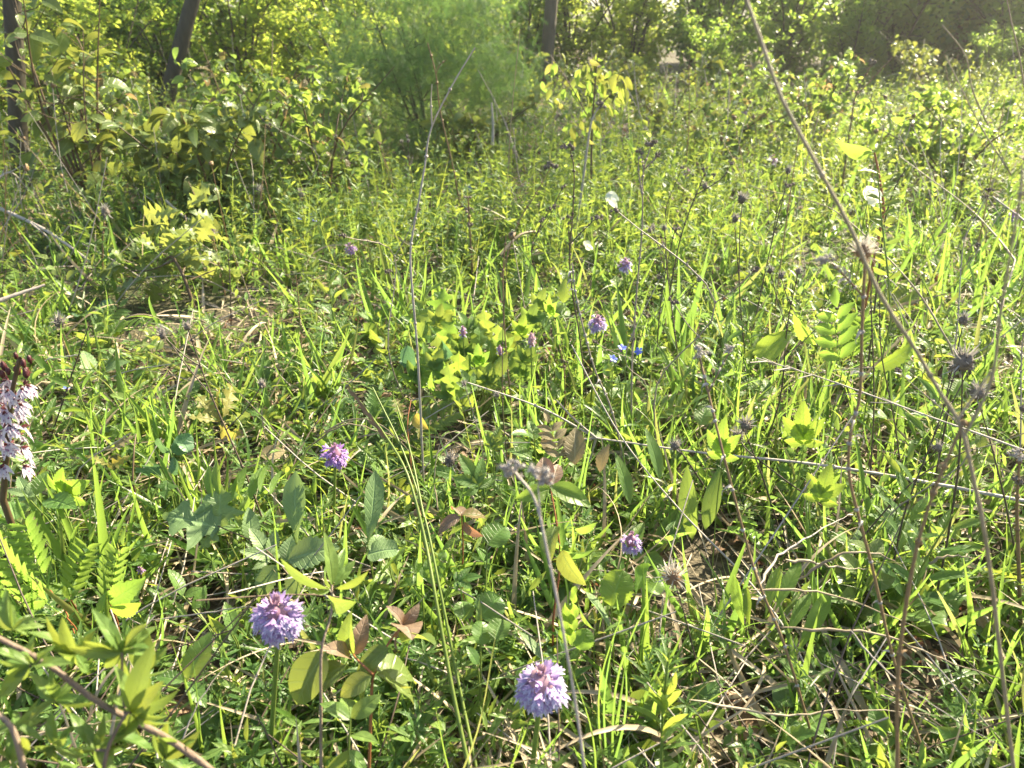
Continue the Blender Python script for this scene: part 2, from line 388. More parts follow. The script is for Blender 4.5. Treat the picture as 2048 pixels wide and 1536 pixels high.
# ---------------------------------------------------------------- trees and bushes at the wood's edge
LW = [leaf(.62, ovate, 2, 3, bend=b, fold=f) for b, f in ((.5, .2), (.9, .35), (.2, .1), (-.3, .25))]
def rand_dir(k, up=0.0):
    d = rng.standard_normal((k, 3)); d[:, 2] += up; return nrm(d)
def cloud(mb, pos, size, up=.9, droop=-.2, mat=0, protos=LW, jit=.35):
    """leaves at the points, mostly lying flat with the tip outwards"""
    k = len(pos)
    if k == 0: return
    d = rand_dir(k); d[:, 2] = d[:, 2] * .5 + droop
    n = rng.standard_normal((k, 3)) * .55; n[:, 2] += up
    F = frames(d, n) * (size * (1 + jit * rng.standard_normal(k)).clip(.45, 1.7))[:, None, None]
    which = rng.integers(0, len(protos), k)
    for q, pr in enumerate(protos): mb.many(pr, F[which == q], pos[which == q], None, mat)
def grow(base, h, spread, nstem, nleaf, r0=.012, low=.1, jit=.1, twigs=7, rg=None):
    """stems of a bush and points on its twigs"""
    stems, pts = [], []
    for s in range(nstem):
        a = rng.uniform(0, 6.283); k = rng.uniform(.35, 1) * spread; hh = h * rng.uniform(.65, 1.08)
        e = np.array([math.cos(a) * k, math.sin(a) * k, hh])
        mid = e * np.array([.4, .4, .55]) + rng.standard_normal(3) * np.array([.05, .05, .02]) * h
        p = smooth_path([base, base + mid, base + e], 9)
        rr = np.linspace(r0 * rng.uniform(.7, 1.1), r0 * .2, 9); stems.append((p, rr))
        for _ in range(twigs):
            t = rng.uniform(low, 1); q = p[min(8, int(t * 8))]
            L = (.16 + .3 * (1 - t)) * h * rng.uniform(.4, 1)
            aa = rng.uniform(0, 6.283); d = nrm(np.array([math.cos(aa), math.sin(aa), rng.uniform(-.05, .9)]))
            tp = smooth_path([q, q + d * L * .5 + rng.standard_normal(3) * .03 * h, q + d * L + np.array([0, 0, .04 * h])], 6)
            stems.append((tp, np.linspace(r0 * .32, r0 * .1, 6)))
            n = max(1, int(nleaf / (nstem * twigs)))
            f = rng.uniform(.15, 1.03, n) ** .7 * 5
            i0 = np.clip(f.astype(int), 0, 4)
            base_p = tp[i0] + (tp[i0 + 1] - tp[i0]) * (f - i0)[:, None]
            pts.append(base_p + rng.standard_normal((n, 3)) * jit * h * .35)
    P_ = np.concatenate(pts); P_[:, 2] = np.maximum(P_[:, 2], .01)
    return stems, P_
def bush_proto(name, label, cat, h, spread, nstem, nleaf, size, leafmat, stemmat, base=(0, 0, 0), group=None, protos=LW, **kw):
    T = Thing(name, label, cat, base, group); b = np.asarray(base, float)
    st, pts = grow(b, h, spread, nstem, nleaf, **kw)
    mb = MB()
    for p, r in st: mb.tube(p, r, 4, rng.random())
    T.part('stem', mb, stemmat)
    mb = MB(); cloud(mb, pts, size, protos=protos); T.part('foliage', mb, leafmat)
    return T
def tree(label, base, top, r, crown_h, crown_r, nleaf, barkm, leafm, lsize=.075, group='trees at the edge of the wood', name='tree', proto=None):
    T = Thing(name, label, 'tree', base, group); b = np.asarray(base, float); top = np.asarray(top, float)
    d = top - b; L = np.linalg.norm(d); mb = MB()
    pts = smooth_path([b - d * .02, b + d * .2 + rng.standard_normal(3) * .01, b + d * .55 + rng.standard_normal(3) * .03, top], 26)
    mb.tube(pts, np.concatenate([[r * 1.5, r * 1.2], np.linspace(r * 1.05, r * .45, 24)]), 12, rng.random(), jitter=.035)
    for k in range(10):
        q = pts[rng.integers(13, 25)]; a = rng.uniform(0, 6.283); l = crown_r * rng.uniform(.6, 1.1)
        e = q + np.array([math.cos(a) * l, math.sin(a) * l, l * rng.uniform(.2, .8)])
        mb.tube(smooth_path([q, (q + e) / 2 + np.array([0, 0, .1]), e], 7), np.linspace(r * .4, r * .1, 7), 5, rng.random())
    T.part('trunk', mb, barkm)
    if proto is not None:
        o = bpy.data.objects.new('crown', proto); SC.collection.objects.link(o); o.parent = T.o
        o.location = Vector(top - b) ; o.rotation_euler = (0, 0, rng.uniform(0, 6.28)); o.scale = (crown_r, crown_r, crown_h)
    else:
        k = 46; c = rng.standard_normal((k, 3)); c = nrm(c) * (rng.random((k, 1)) ** .4)
        pp = np.repeat(c, nleaf // k, 0) + rng.standard_normal((nleaf // k * k, 3)) * .15
        mb = MB(); cloud(mb, pp, lsize); o = mb.build('crown', leafm, T.o)
        o.location = Vector(top - b); o.scale = (crown_r, crown_r, crown_h); T.crown = o.data
    return T
def gp(x, y): return np.array([x, y, float(gz(x, y))])

b1 = G(45, 470)
b1 = P(40, 480, 3.1); b1b = P(47, 0, 3.1); dv = (b1b - b1) / (b1b[2] - b1[2])
t1 = tree('dark trunk standing alone beside the broad-leaved shrub, close to the edge of the frame', b1 - dv * b1[2], b1 + dv * 3.9 * np.array([.8, 1, 1]), .033, 1.1, 1.4, 2600, M['bark'], M['wood_leaf'], .04)
b2 = P(345, 165, 5.2); b2b = P(392, 0, 5.2)
dv = (b2b - b2) / (b2b[2] - b2[2])
t2 = tree('grey trunk leaning to the right behind the reddish shrubs', b2 - dv * (b2[2] + .0), b2 + dv * 4.2, .046, 1.3, 1.7, 0, M['bark_grey'], M['wood_leaf'], proto=t1.crown)
b3 = P(1088, 190, 7.0); b3b = P(1112, 0, 7.0); dv = (b3b - b3) / (b3b[2] - b3[2])
tree('grey trunk behind the lime-leaved sapling in the middle of the wood edge', b3 - dv * b3[2], b3 + dv * 5 * np.array([.5, 1, 1]), .056, 1.6, 1.9, 0, M['bark_grey'], M['wood_leaf'], proto=t1.crown)
for k, (x, y, r, lean) in enumerate(((690, 40, .03, .1), (1395, 30, .04, -.08), (1935, 60, .07, .02), (1240, 10, .035, .05), (560, 30, .03, .12), (200, 30, .035, -.1), (1700, 10, .09, 0), (2000, 20, .04, .1))):
    Y = (8.5, 9.5, 9.2, 10, 9, 8, 13, 8.7)[k]; q = P(x, y, Y)
    lb = ('thin dark trunk left of the juniper bush', 'thin trunk at the left side of the dark thicket', 'thick trunk in the shade at the right of the dark thicket',
          'slender trunk just right of the grey middle trunk', 'slender trunk between the leaning trunk and the juniper bush', 'slender trunk between the dark lone trunk and the leaning trunk',
          'thick shaded trunk inside the dark thicket', 'slender trunk in the furthest right corner of the dark thicket')[k]
    tree(lb, gp(q[0], Y), (q[0] + lean * 4, Y, 5.4 + .4 * (k % 3)), r, 1.4 if k in (2, 6, 7) else .9, 1.7 if k in (2, 6, 7) else 1.0, 0, M['bark'], M['wood_leaf'], proto=t1.crown)

# bushes of the wood's edge: kinds that are copied
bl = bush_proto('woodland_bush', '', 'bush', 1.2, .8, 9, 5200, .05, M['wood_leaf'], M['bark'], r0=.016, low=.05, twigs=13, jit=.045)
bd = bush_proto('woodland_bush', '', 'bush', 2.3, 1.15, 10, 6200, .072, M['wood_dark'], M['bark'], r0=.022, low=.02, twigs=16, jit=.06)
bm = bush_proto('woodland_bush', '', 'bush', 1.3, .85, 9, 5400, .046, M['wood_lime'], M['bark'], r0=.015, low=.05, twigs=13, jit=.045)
LBW = ['green', 'dark green', 'yellow-green']
BW = []
for row, (Y0, n_) in enumerate(((5.5, 17), (6.7, 19), (8.2, 20), (9.8, 18), (4.3, 17))):
    for k in range(n_):
        px = -300 + 2650 * (k + rng.uniform(-.3, .3) + .5 * (row % 2)) / n_; Y = Y0 + rng.uniform(-.5, .5)
        if row == 0 and px > 680: continue
        if 230 < px < 520 and Y < 5.9: Y = rng.uniform(6.0, 6.6)
        if row == 4 and (px > 640 or 130 < px < 590): continue
        if row == 1 and 1000 < px < 1330: continue
        x = P(px, 40, Y)[0]
        if px > 1330:
            if Y < 7.2 and (row == 0 or rng.random() < .45): continue
            src = 1 if Y > 7.9 and rng.random() < .62 else 0
        else: src = 2 if rng.random() < (.5, .7, .85, .95, .3)[row] else 0
        BW.append((x, Y, src))
used = set()
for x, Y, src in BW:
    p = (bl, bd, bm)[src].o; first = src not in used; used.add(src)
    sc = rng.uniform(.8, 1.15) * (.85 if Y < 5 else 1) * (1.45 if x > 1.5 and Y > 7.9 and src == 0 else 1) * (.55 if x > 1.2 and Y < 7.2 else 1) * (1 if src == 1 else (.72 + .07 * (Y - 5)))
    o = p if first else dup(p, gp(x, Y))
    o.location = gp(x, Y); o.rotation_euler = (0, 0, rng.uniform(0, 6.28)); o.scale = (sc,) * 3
    o['label'] = f'{LBW[src]} leafy bush merging into the thicket at the wood edge'; o['group'] = f'{LBW[src]} bushes along the wood edge'; o['category'] = 'bush'

# the far wood, one mass
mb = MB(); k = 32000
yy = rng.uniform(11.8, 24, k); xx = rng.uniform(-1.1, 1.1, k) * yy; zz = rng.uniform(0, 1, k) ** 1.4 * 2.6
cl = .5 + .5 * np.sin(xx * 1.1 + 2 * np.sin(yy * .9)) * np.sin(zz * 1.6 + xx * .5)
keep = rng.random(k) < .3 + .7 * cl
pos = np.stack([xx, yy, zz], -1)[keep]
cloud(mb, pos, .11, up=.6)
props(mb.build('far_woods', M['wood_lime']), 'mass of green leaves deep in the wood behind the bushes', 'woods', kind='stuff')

# ---------------------------------------------------------------- leaves at a place
LF = {
    'ovate': leaf(.6, ovate, 8, 5, .55, .3, wave=.03), 'ovate2': leaf(.5, ovate, 8, 5, .95, .2, wave=.04, seed=2), 'dog': leaf(.55, ovate, 9, 5, .8, .35, wave=.03, seed=1),
    'lance': leaf(.26, lance, 8, 3, .45, .35, seed=3), 'lance2': leaf(.2, lance, 8, 3, .9, .3, twist=.4, seed=4), 'strap': leaf(.17, lance, 9, 3, .35, .3, seed=5),
    'tongue': leaf(.26, spoon, 9, 5, .35, .3, serr=.07, wave=.05, seed=6), 'serr': leaf(.48, lance, 18, 5, .5, .3, serr=.16, wave=.03, seed=7), 'serrn': leaf(.34, lance, 16, 3, .5, .35, serr=.22, seed=8),
    'round': leaf(.95, rounded, 20, 7, .45, .18, serr=.13, wave=.05, seed=9), 'oak': leaf(.6, lobed, 22, 5, .45, .2, wave=.06, seed=10), 'oak2': leaf(.55, lobed, 22, 5, 1.1, .15, wave=.08, twist=.5, seed=11),
    'maple': leaf(1.0, maple, 20, 7, .4, .14, serr=.12, wave=.04, seed=12), 'privet': leaf(.3, lance, 8, 5, .35, .35, seed=13), 'privet2': leaf(.32, lance, 8, 5, .8, .3, twist=-.3, seed=14),
    'blade': leaf(.05, blade, 10, 3, .6, .4, seed=15), 'blade2': leaf(.045, blade, 12, 3, 1.7, .4, twist=.8, seed=16), 'blade3': leaf(.07, blade, 9, 3, .2, .35, twist=.3, seed=17), 'blade4': leaf(.035, blade, 12, 3, 2.6, .3, twist=-1., seed=18),
    'leaflet': leaf(.55, spoon, 4, 3, .3, .3, seed=19), 'petal': leaf(.4, lance, 4, 3, .4, .4, seed=20), 'lobe': leaf(.75, spoon, 4, 3, .5, -.2, seed=21),
    'curl': leaf(.16, lance, 10, 3, 3.6, .5, twist=2.5, wave=.1, seed=22), 'dead': leaf(.6, lobed, 18, 5, 1.3, .35, wave=.12, twist=.7, seed=23), 'dead2': leaf(.5, ovate, 10, 5, 2.2, .5, wave=.1, twist=-.6, seed=24),
}
def L3(a=.62, spread=1.05, tilt=.1, p='serr'): return merge([(LF[p], rz(s * spread, k, tilt), (0, 0.0, 0)) for s, k in ((0, 1.0), (1, a + .2), (-1, a + .2))])
LF['trefoil'] = merge([(LF['leaflet'], rz(s, 1, .25), (0, 0, 0)) for s in (0, 1.9, -1.9)])
LF['five'] = merge([(LF['leaflet'], rz(s, k, .3), (0, 0, 0)) for s, k in ((0, 1), (.95, .9), (-.95, .9), (1.9, .75), (-1.9, .75))])
LF['lobed3'] = merge([(LF['serr'], rz(0, .72, 0), (0, .28, 0)), (LF['serr'], rz(.75, .62, .1), (-.0, .2, 0)), (LF['serr'], rz(-.75, .62, .1), (0, .2, 0)), (LF['round'], rz(0, .5), (0, .1, -.003)), (LF['serr'], rz(1.5, .4, .1), (0, .12, 0)), (LF['serr'], rz(-1.5, .4, .1), (0, .12, 0))])
def pinnate(n=7, p='serrn', ll=.42, start=.25, tilt=.25, shrink=.5):
    r = []
    for k in range(n):
        t = start + (1 - start) * k / n; s = ll * (1 - shrink * abs(t - .5))
        z = -.18 * t * t
        r += [(LF[p], rz(1.1, s, tilt), (0, t, z)), (LF[p], rz(-1.1, s, tilt), (0, t, z))]
    r.append((LF[p], rz(0, ll * .8), (0, 1, -.18)))
    r.append((leaf(.018, blade, 6, 3, .36, .5), rz(0, 1.03), (0, 0, 0)))
    return merge(r)
LF['pinnate'] = pinnate(); LF['pinn_round'] = pinnate(3, 'round', .42, .3, .15); LF['vetch'] = pinnate(8, 'leaflet', .2, .12, .3)
LF['pinn_lobed'] = pinnate(4, 'serr', .42, .2, .1)

def toward(p):
    d = np.array([0, 0, CAM_Z]) - np.asarray(p); return nrm(d)
GLOW = {'privet': .45, 'lime': 1.0, 'dog_lime': .9, 'sage_': 0, 'oak_yellow': .7, 'oak': .4, 'sage': .1, 'dog_purple': .3}
kind_mat = ['']
def leafpx(mb, kind, b, t, Y, Yt=None, face=.5, width=1.0, tint=None, mat=0, roll=0.0):
    """a leaf from where its base to where its tip stands; face 1 turns it to the viewer, 0 to the sky"""
    for k_ in (.15, .5, .85): clear(b[0] + (t[0] - b[0]) * k_, b[1] + (t[1] - b[1]) * k_, Y, min(24, 8 + .22 * math.hypot(t[0] - b[0], t[1] - b[1])))
    p, q = P(*b, Y), P(*t, Y if Yt is None else Yt)
    d = q - p; L = np.linalg.norm(d)
    r3 = rng.standard_normal(3) * .22
    if GLOW.get(kind_mat[0], .3) > rng.random(): n = toward(p) * .55 - np.array(SUN) * .75 + r3
    else: n = np.array([0, 0, .4]) + np.array(SUN) * .5 + toward(p) * 1.1 * face + r3
    F = frame1(d, n) * L; F[:, 0] *= width
    if Y < 1.7: LIT.append(p + d * .6)
    mb.many(LF[kind], F[None], p[None], np.array([rng.random() if tint is None else tint]), mat)
    return p
def path_px(pts, d0, d1, base_ground=False, n=28):
    Ys = np.linspace(d0, d1, len(pts)); q = [P(x, y, Yk) for (x, y), Yk in zip(pts, Ys)]
    return smooth_path(q, n)

# low growth stays thin where it would smother the plants that stand out
CLEAR = np.zeros((200, 260))
def clear(px, py, Y, r=14):
    if Y > 1.5: r = min(r, 9)
    x0, x1, y0, y1 = int((px - r) // 8), int((px + r) // 8) + 1, int((py - r) // 8), int((py + r) // 8) + 1
    if x1 > 0 and y1 > 0 and x0 < 260 and y0 < 200:
        q = CLEAR[max(0, y0):y1, max(0, x0):x1]; np.maximum(q, Y, out=q)
LIT = []
def smothers(pos, heights=(0.0, .03, .06, .09, .12)):
    bad = np.zeros(len(pos), bool); c, s = math.cos(PITCH), math.sin(PITCH)
    for h in heights:
        z = pos[:, 2] + h - CAM_Z; f = np.maximum(pos[:, 1] * c - z * s, .02); upv = pos[:, 1] * s + z * c
        i = ((1024 + FPX * pos[:, 0] / f) // 8).astype(int); j = ((768 - FPX * upv / f) // 8).astype(int)
        ok = (i >= 0) & (i < 260) & (j >= 0) & (j < 200)
        bad |= ok & (CLEAR[j.clip(0, 199), i.clip(0, 259)] > pos[:, 1] - .01)
    if len(LIT) and heights[0] == 0:
        L_ = np.array(LIT); az = np.array([math.sin(SUN_AZ), math.cos(SUN_AZ)]); idx = np.nonzero(~bad & (pos[:, 1] < 1.9))[0]
        for c0 in range(0, len(idx), 4000):
            ii = idx[c0:c0 + 4000]; dx = pos[ii, None, :2] - L_[None, :, :2]; al = dx @ az; la = np.abs(dx[..., 0] * az[1] - dx[..., 1] * az[0])
            top = (pos[ii, 2] + .12)[:, None]; need = L_[None, :, 2] + al * math.tan(SUN_EL)
            bad[ii] |= ((al > 0) & (al < .16) & (la < .014) & (need < top)).any(1)
    return bad

# ---------------------------------------------------------------- orchids
FL = merge([(LF['petal'], rz(s, k, ti), (0, 0, 0)) for s, k, ti in ((.45, .8, .75), (-.45, .8, .75), (0, .95, 1.0))])
FH = FL
FLIP = merge([(LF['petal'], rz(0, .95, -.35), (0, 0, 0)), (LF['lance'], rz(.8, .85, -.2), (0, .05, 0)), (LF['lance'], rz(-.8, .85, -.2), (0, .05, 0)), (LF['lance'], rz(.3, 1.1, -.4), (0, .05, .02)), (LF['lance'], rz(-.3, 1.1, -.4), (0, .05, .02))])
def orchid(label, head, wpx, stem_px, Y, hood='hood', lip='lip', n=46, tall=1.05, group='lilac orchids in the meadow', kind='head', spread=1.0, leaves=True):
    clear(*head, Y, wpx * .6)
    for k_ in range(1, 5): clear(head[0] + (stem_px[0] - head[0]) * k_ / 5, head[1] + (stem_px[1] - head[1]) * k_ / 5, Y, 6)
    c = P(*head, Y); rad = wpx / 2 / FPX * np.linalg.norm(c - [0, 0, CAM_Z])
    foot = P(*stem_px, Y * 1.0); base = foot.copy()
    if foot[2] > .005:
        d = nrm(foot - c); d = nrm(d * [1, .3, 1]); base = foot + d * (foot[2] / max(.3, -d[2]))
    base[2] = float(gz(base[0], base[1])) - .004
    T = Thing('orchid', label, 'orchid', base, group)
    mb = MB(); top = c - np.array([0, 0, rad * .3])
    mb.tube(smooth_path([base, base * .5 + foot * .5 if foot[2] > .01 else base * .5 + top * .5 + [.003, 0, 0], top, c + np.array([0, 0, rad * .1])], 16), np.linspace(.0021, .0016, 16) * max(.7, rad / .017), 8)
    T.part('stem', mb, M['stem_green'])
    if leaves:
        for k in range(3):
            mb = MB(); a = rng.uniform(0, 6.28); d = np.array([math.cos(a), math.sin(a), .75]); l = rng.uniform(.06, .1)
            mb.many(LF['strap'], (frame1(d, (0, 0, 1)) * l)[None], base[None] + [0, 0, .004], None); T.part('leaf', mb, M['broad'])
    mb = MB(); g = (np.arange(n) + .5) / n; ph = np.arange(n) * 2.39996
    z = 1 - 1.8 * g if kind == 'head' else 1 - 2 * g
    rr = np.sqrt(np.maximum(0.02, 1 - z * z)) if kind == 'head' else np.sqrt(np.maximum(.05, 1 - np.abs(z) ** 2.2))
    o = np.stack([np.cos(ph) * rr, np.sin(ph) * rr, z], -1)
    ax_, an_ = nrm(np.array([rng.normal(), rng.normal(), 0])), rng.uniform(.05, .35); o = o @ np.array(Matrix.Rotation(an_, 3, Vector(ax_))).T
    keep = rng.random(n) > .1; o, z = o[keep], z[keep]; n = len(o)
    core = c + o * np.array([.55, .55, .6 * tall]) * rad * (1 + .09 * rng.standard_normal((n, 1)))
    fs = rad * .54 * spread * (1 + .2 * rng.standard_normal(n)).clip(.6, 1.5)
    d = nrm(o * [1, 1, .5] + [0, 0, .55]); F = frames(d, nrm(o * [1, 1, .3] + rng.standard_normal((n, 3)) * .15) * [1, 1, 1] + [0, 0, -.4])
    mb.blob(c + [0, 0, rad * .05], rad * .5, (1, 1, 1.15 * tall), 10, .2, 2, .15)
    mb.many(FH, F * (fs * 1.0)[:, None, None], core, None, 0)
    low = z < .72; d2 = nrm(o * [1, 1, .5] + [0, 0, -.25] + rng.standard_normal((n, 3)) * .15); F2 = frames(d2, o * .4 + [0, 0, 1])
    mb.many(FLIP, (F2 * (fs * .98)[:, None, None])[low], core[low] - [0, 0, rad * .08], None, 1)
    k = 12; az = rng.uniform(0, 6.28, k); dt = nrm(np.stack([np.cos(az) * .5, np.sin(az) * .5, np.ones(k)], -1))
    mb.many(LF['petal'], frames(dt, np.stack([np.cos(az), np.sin(az), 0 * az], -1)) * (rad * .42), c + np.array([0, 0, rad * .5 * tall]) + dt * rad * .1, None, 2)
    T.part('flower_head', mb, [M[hood], M[lip], M['bud']])
    return T
orchid('big lilac orchid with a spiky head, nearest to the blurred bush in the corner', (556, 1232), 92, (538, 1536), .50, n=52)
orchid('big pale lilac orchid with a pink crown over brown fallen leaves', (1082, 1372), 92, (1064, 1536), .47, n=56, tall=1.15)
orchid('deep purple orchid beside a tuft of upright lance-shaped leaves', (670, 910), 52, (668, 985), .84, 'hood_deep', 'lip_deep', n=40)
orchid('small lilac orchid above the round bright green leaf', (1262, 1083), 46, (1250, 1150), .74, n=30)
orchid('pale lilac orchid standing right above the blue flowers', (1195, 647), 38, (1188, 730), 1.25, n=36)
orchid('lilac-pink orchid on a tall stalk between two dark dry stalks', (1250, 530), 28, (1243, 640), 1.6, 'hood', 'lip', n=34, tall=1.3)
orchid('distant purple orchid to the left of the tall pale forked stalk', (701, 497), 23, (698, 570), 1.95, 'hood_deep', 'lip_deep', n=32, tall=1.3)
orchid('orchid still in narrow pink bud among the broad lobed leaves', (1062, 681), 24, (1064, 760), 1.2, 'bud', 'lip', n=22, tall=1.9, spread=.8)
orchid('whitish orchid bud half hidden at the top of the lobed leaves', (926, 664), 20, (930, 740), 1.25, 'lip', 'lip', n=16, tall=1.8, spread=.7)
orchid('whitish orchid bud just below and right of the other whitish bud', (1000, 702), 20, (1003, 760), 1.2, 'lip', 'lip', n=16, tall=1.8, spread=.7)
orchid('far small purple orchid below the leaning pale stalk tip', (1374, 346), 20, (1374, 400), 2.9, 'hood_deep', 'lip', n=20, tall=1.3, leaves=False)
orchid('far small purple orchid deeper in the meadow at the thick blurred stalk', (1546, 320), 18, (1546, 372), 3.1, 'hood_deep', 'lip', n=20, tall=1.4, leaves=False)
orchid('farthest tiny purple orchid above all the other orchids', (1489, 230), 16, (1489, 270), 3.9, 'hood_deep', 'lip', n=16, leaves=False)
orchid('tiny purple orchid low by the edge, beside the yellow-green grass blades', (2026, 430), 20, (2026, 480), 2.2, 'hood_deep', 'lip', n=16, leaves=False)
orchid('tiny magenta orchid deep in the grass behind the pinnate leaves', (281, 1140), 16, (283, 1175), .76, 'hood_deep', 'lip_deep', n=12, leaves=False)

# lady orchid: dark hoods, pale spotted lips on a brown stem
Yl = .72; pl = path_px([(6, 1000), (12, 930), (22, 800), (40, 716)], Yl, Yl, n=20); base = pl[0].copy(); base[2] = 0
T = Thing('lady_orchid', 'tall lady orchid spike with maroon hoods and spotted white lips, on a brown stem', 'orchid', base)
mb = MB(); mb.tube(np.vstack([base, pl]), np.linspace(.0038, .002, 21), 8); T.part('stem', mb, M['stem_purple'])
for a in (.4, 2.0, 3.6, 5.2):
    mb = MB(); mb.many(LF['tongue'], (frame1((math.cos(a), math.sin(a), .6), (0, 0, 1)) * .12)[None], base[None], None); T.part('leaf', mb, M['broad'])
mb = MB(); n = 54; g = np.linspace(0, 1, n); ph = np.arange(n) * 2.4
cc = np.stack([np.interp(.34 + .66 * g, np.linspace(0, 1, 20), pl[:, k]) for k in range(3)], -1)
o = np.stack([np.cos(ph), np.sin(ph), 0 * ph], -1); fs = .0165 * (1.05 - .55 * g ** 2)
core = cc + o * (fs * .75)[:, None] + rng.standard_normal((n, 3)) * .0025; keep = np.arange(n) % 4 != 1; o, fs, core, g = o[keep], fs[keep] * rng.uniform(.8, 1.15, keep.sum()), core[keep], g[keep]; n = len(fs)
F = frames(nrm(o + [0, 0, .9]), o + [0, 0, -.3]); mb.many(FH, F * (fs * .62)[:, None, None], core, None, 0)
mb.many(FH, frames(nrm(o + [0, 0, -.1]), o * .2 + [0, 0, 1]) * (fs * .55)[:, None, None], core, None, 0)
lo = g < .74; F2 = frames(nrm(o + [0, 0, -.9]), o + [0, 0, .6]); mb.many(FLIP, (F2 * (fs * 1.15)[:, None, None])[lo], core[lo], None, 1)
for q, f in zip(core[~lo], fs[~lo]): mb.blob(q, f * .3, (1, 1, 1.7), 7, rng.random(), 0)
T.part('flower_spike', mb, [M['lady_hood'], M['lady_lip']])

# blue flowers
def bluefl(label, heads, base_px, Y, r, mats=('blue', 'blue_purple'), group=None):
    b = P(*base_px, Y); b[2] = float(gz(b[0], b[1])); T = Thing('gromwell', label, 'wildflower', b, group)
    mb = MB()
    for h in heads:
        c = P(*h, Y); mb.tube(smooth_path([b, (b + c) / 2 + [.006, 0, .012], c], 9), .0012, 5)
        for k in range(6): 
            q = b + (c - b) * (k + 1) / 7; a = rng.uniform(0, 6.28); mb.many(LF['lance'], (frame1((math.cos(a), math.sin(a), .5), (0, 0, 1)) * r * 2.6)[None], q[None], None, 1)
    T.part('stem', mb, [M['stem_green'], M['clover']])
    for i, h in enumerate(heads):
        c = P(*h, Y); mb = MB(); ax = nrm(toward(c) * .5 + rng.standard_normal(3) * .4 + [0, 0, .8]); F0 = frame1(ax, (.3, 1, .1))
        for k in range(5):
            a = k * 1.2566; d = F0[:, 0] * math.cos(a) + F0[:, 2] * math.sin(a) + ax * .45
            mb.many(LF['lobe'], (frame1(d, ax) * r)[None], c[None], None, 0)
        mb.tube([c - ax * r * .9, c], [r * .16, r * .3], 6, mat=1); T.part('flower', mb, [M[mats[0]], M[mats[1]]])
bluefl('plant with three bright blue flowers under the pale lilac orchid', [(1226, 718), (1244, 696), (1278, 703)], (1250, 790), 1.2, .0088)
bluefl('distant plant with three blue flowers below the reddish shrubs', [(598, 438), (622, 431), (628, 440)], (615, 480), 2.3, .009)
bluefl('single small pale blue flower next to the lady orchid', [(134, 776)], (136, 840), 1.15, .007)
bluefl('distant faint blue flowers in the grass below the juniper bush', [(938, 376), (968, 366)], (952, 410), 2.9, .012)

# ---------------------------------------------------------------- dry stalks
def bristly(mb, c, r, up=(0, 0, 1), mat=0, mat2=1, n=44, white=None):
    """a dry knapweed head: scaly cup with a brush of bristles"""
    mb.blob(c, r * .5, (1, 1, 1.15), 8, rng.random(), mat, axis=up)
    d = nrm(rng.standard_normal((n, 3)) * .62 + np.asarray(up) * .75); F = frames(d, rng.standard_normal((n, 3)))
    F = F * (r * rng.uniform(.7, 1.2, n))[:, None, None]; F[:, :, 0] *= .28
    mb.many(LF['lance'], F, c + d * r * .25, None, mat2)
    k = n // 2; d = nrm(rng.standard_normal((k, 3)) * .7 - np.asarray(up) * .15); F = frames(d, rng.standard_normal((k, 3))) * (r * .62); F[:, :, 0] *= .5
    mb.many(LF['lance'], F, c + d * r * .3, None, mat)
def corymb(mb, c, r, mat=0):
    for _ in range(6):
        q = c + rng.standard_normal(3) * r * .42 * [1, 1, .5]; mb.blob(q, r * .28, (1, 1, 1), 6, rng.random(), mat, .25)
        d = nrm(rng.standard_normal((9, 3)) * .7 + [0, 0, .4]); F = frames(d, rng.standard_normal((9, 3))) * (r * .6); F[:, :, 0] *= .45
        mb.many(LF['lance'], F, q + d * r * .12, None, mat)
def nodes(mb, pts, r, n, mat, curl=0.02, t0=.1, t1=.95):
    """shrivelled leaves and knots along a dry stalk"""
    for k in range(n):
        t = t0 + (t1 - t0) * (k + rng.uniform(.2, .8)) / n; q = pts[min(len(pts) - 1, int(t * len(pts)))]
        a = rng.uniform(0, 6.28); d = np.array([math.cos(a), math.sin(a), rng.uniform(-.4, .8)])
        if curl: mb.many(LF['curl'], (frame1(d, (0, 0, 1)) * curl * rng.uniform(.5, 1.4))[None], q[None], None, mat)
        mb.blob(q, r * 1.5, (1, 1, 1), 6, rng.random(), mat)
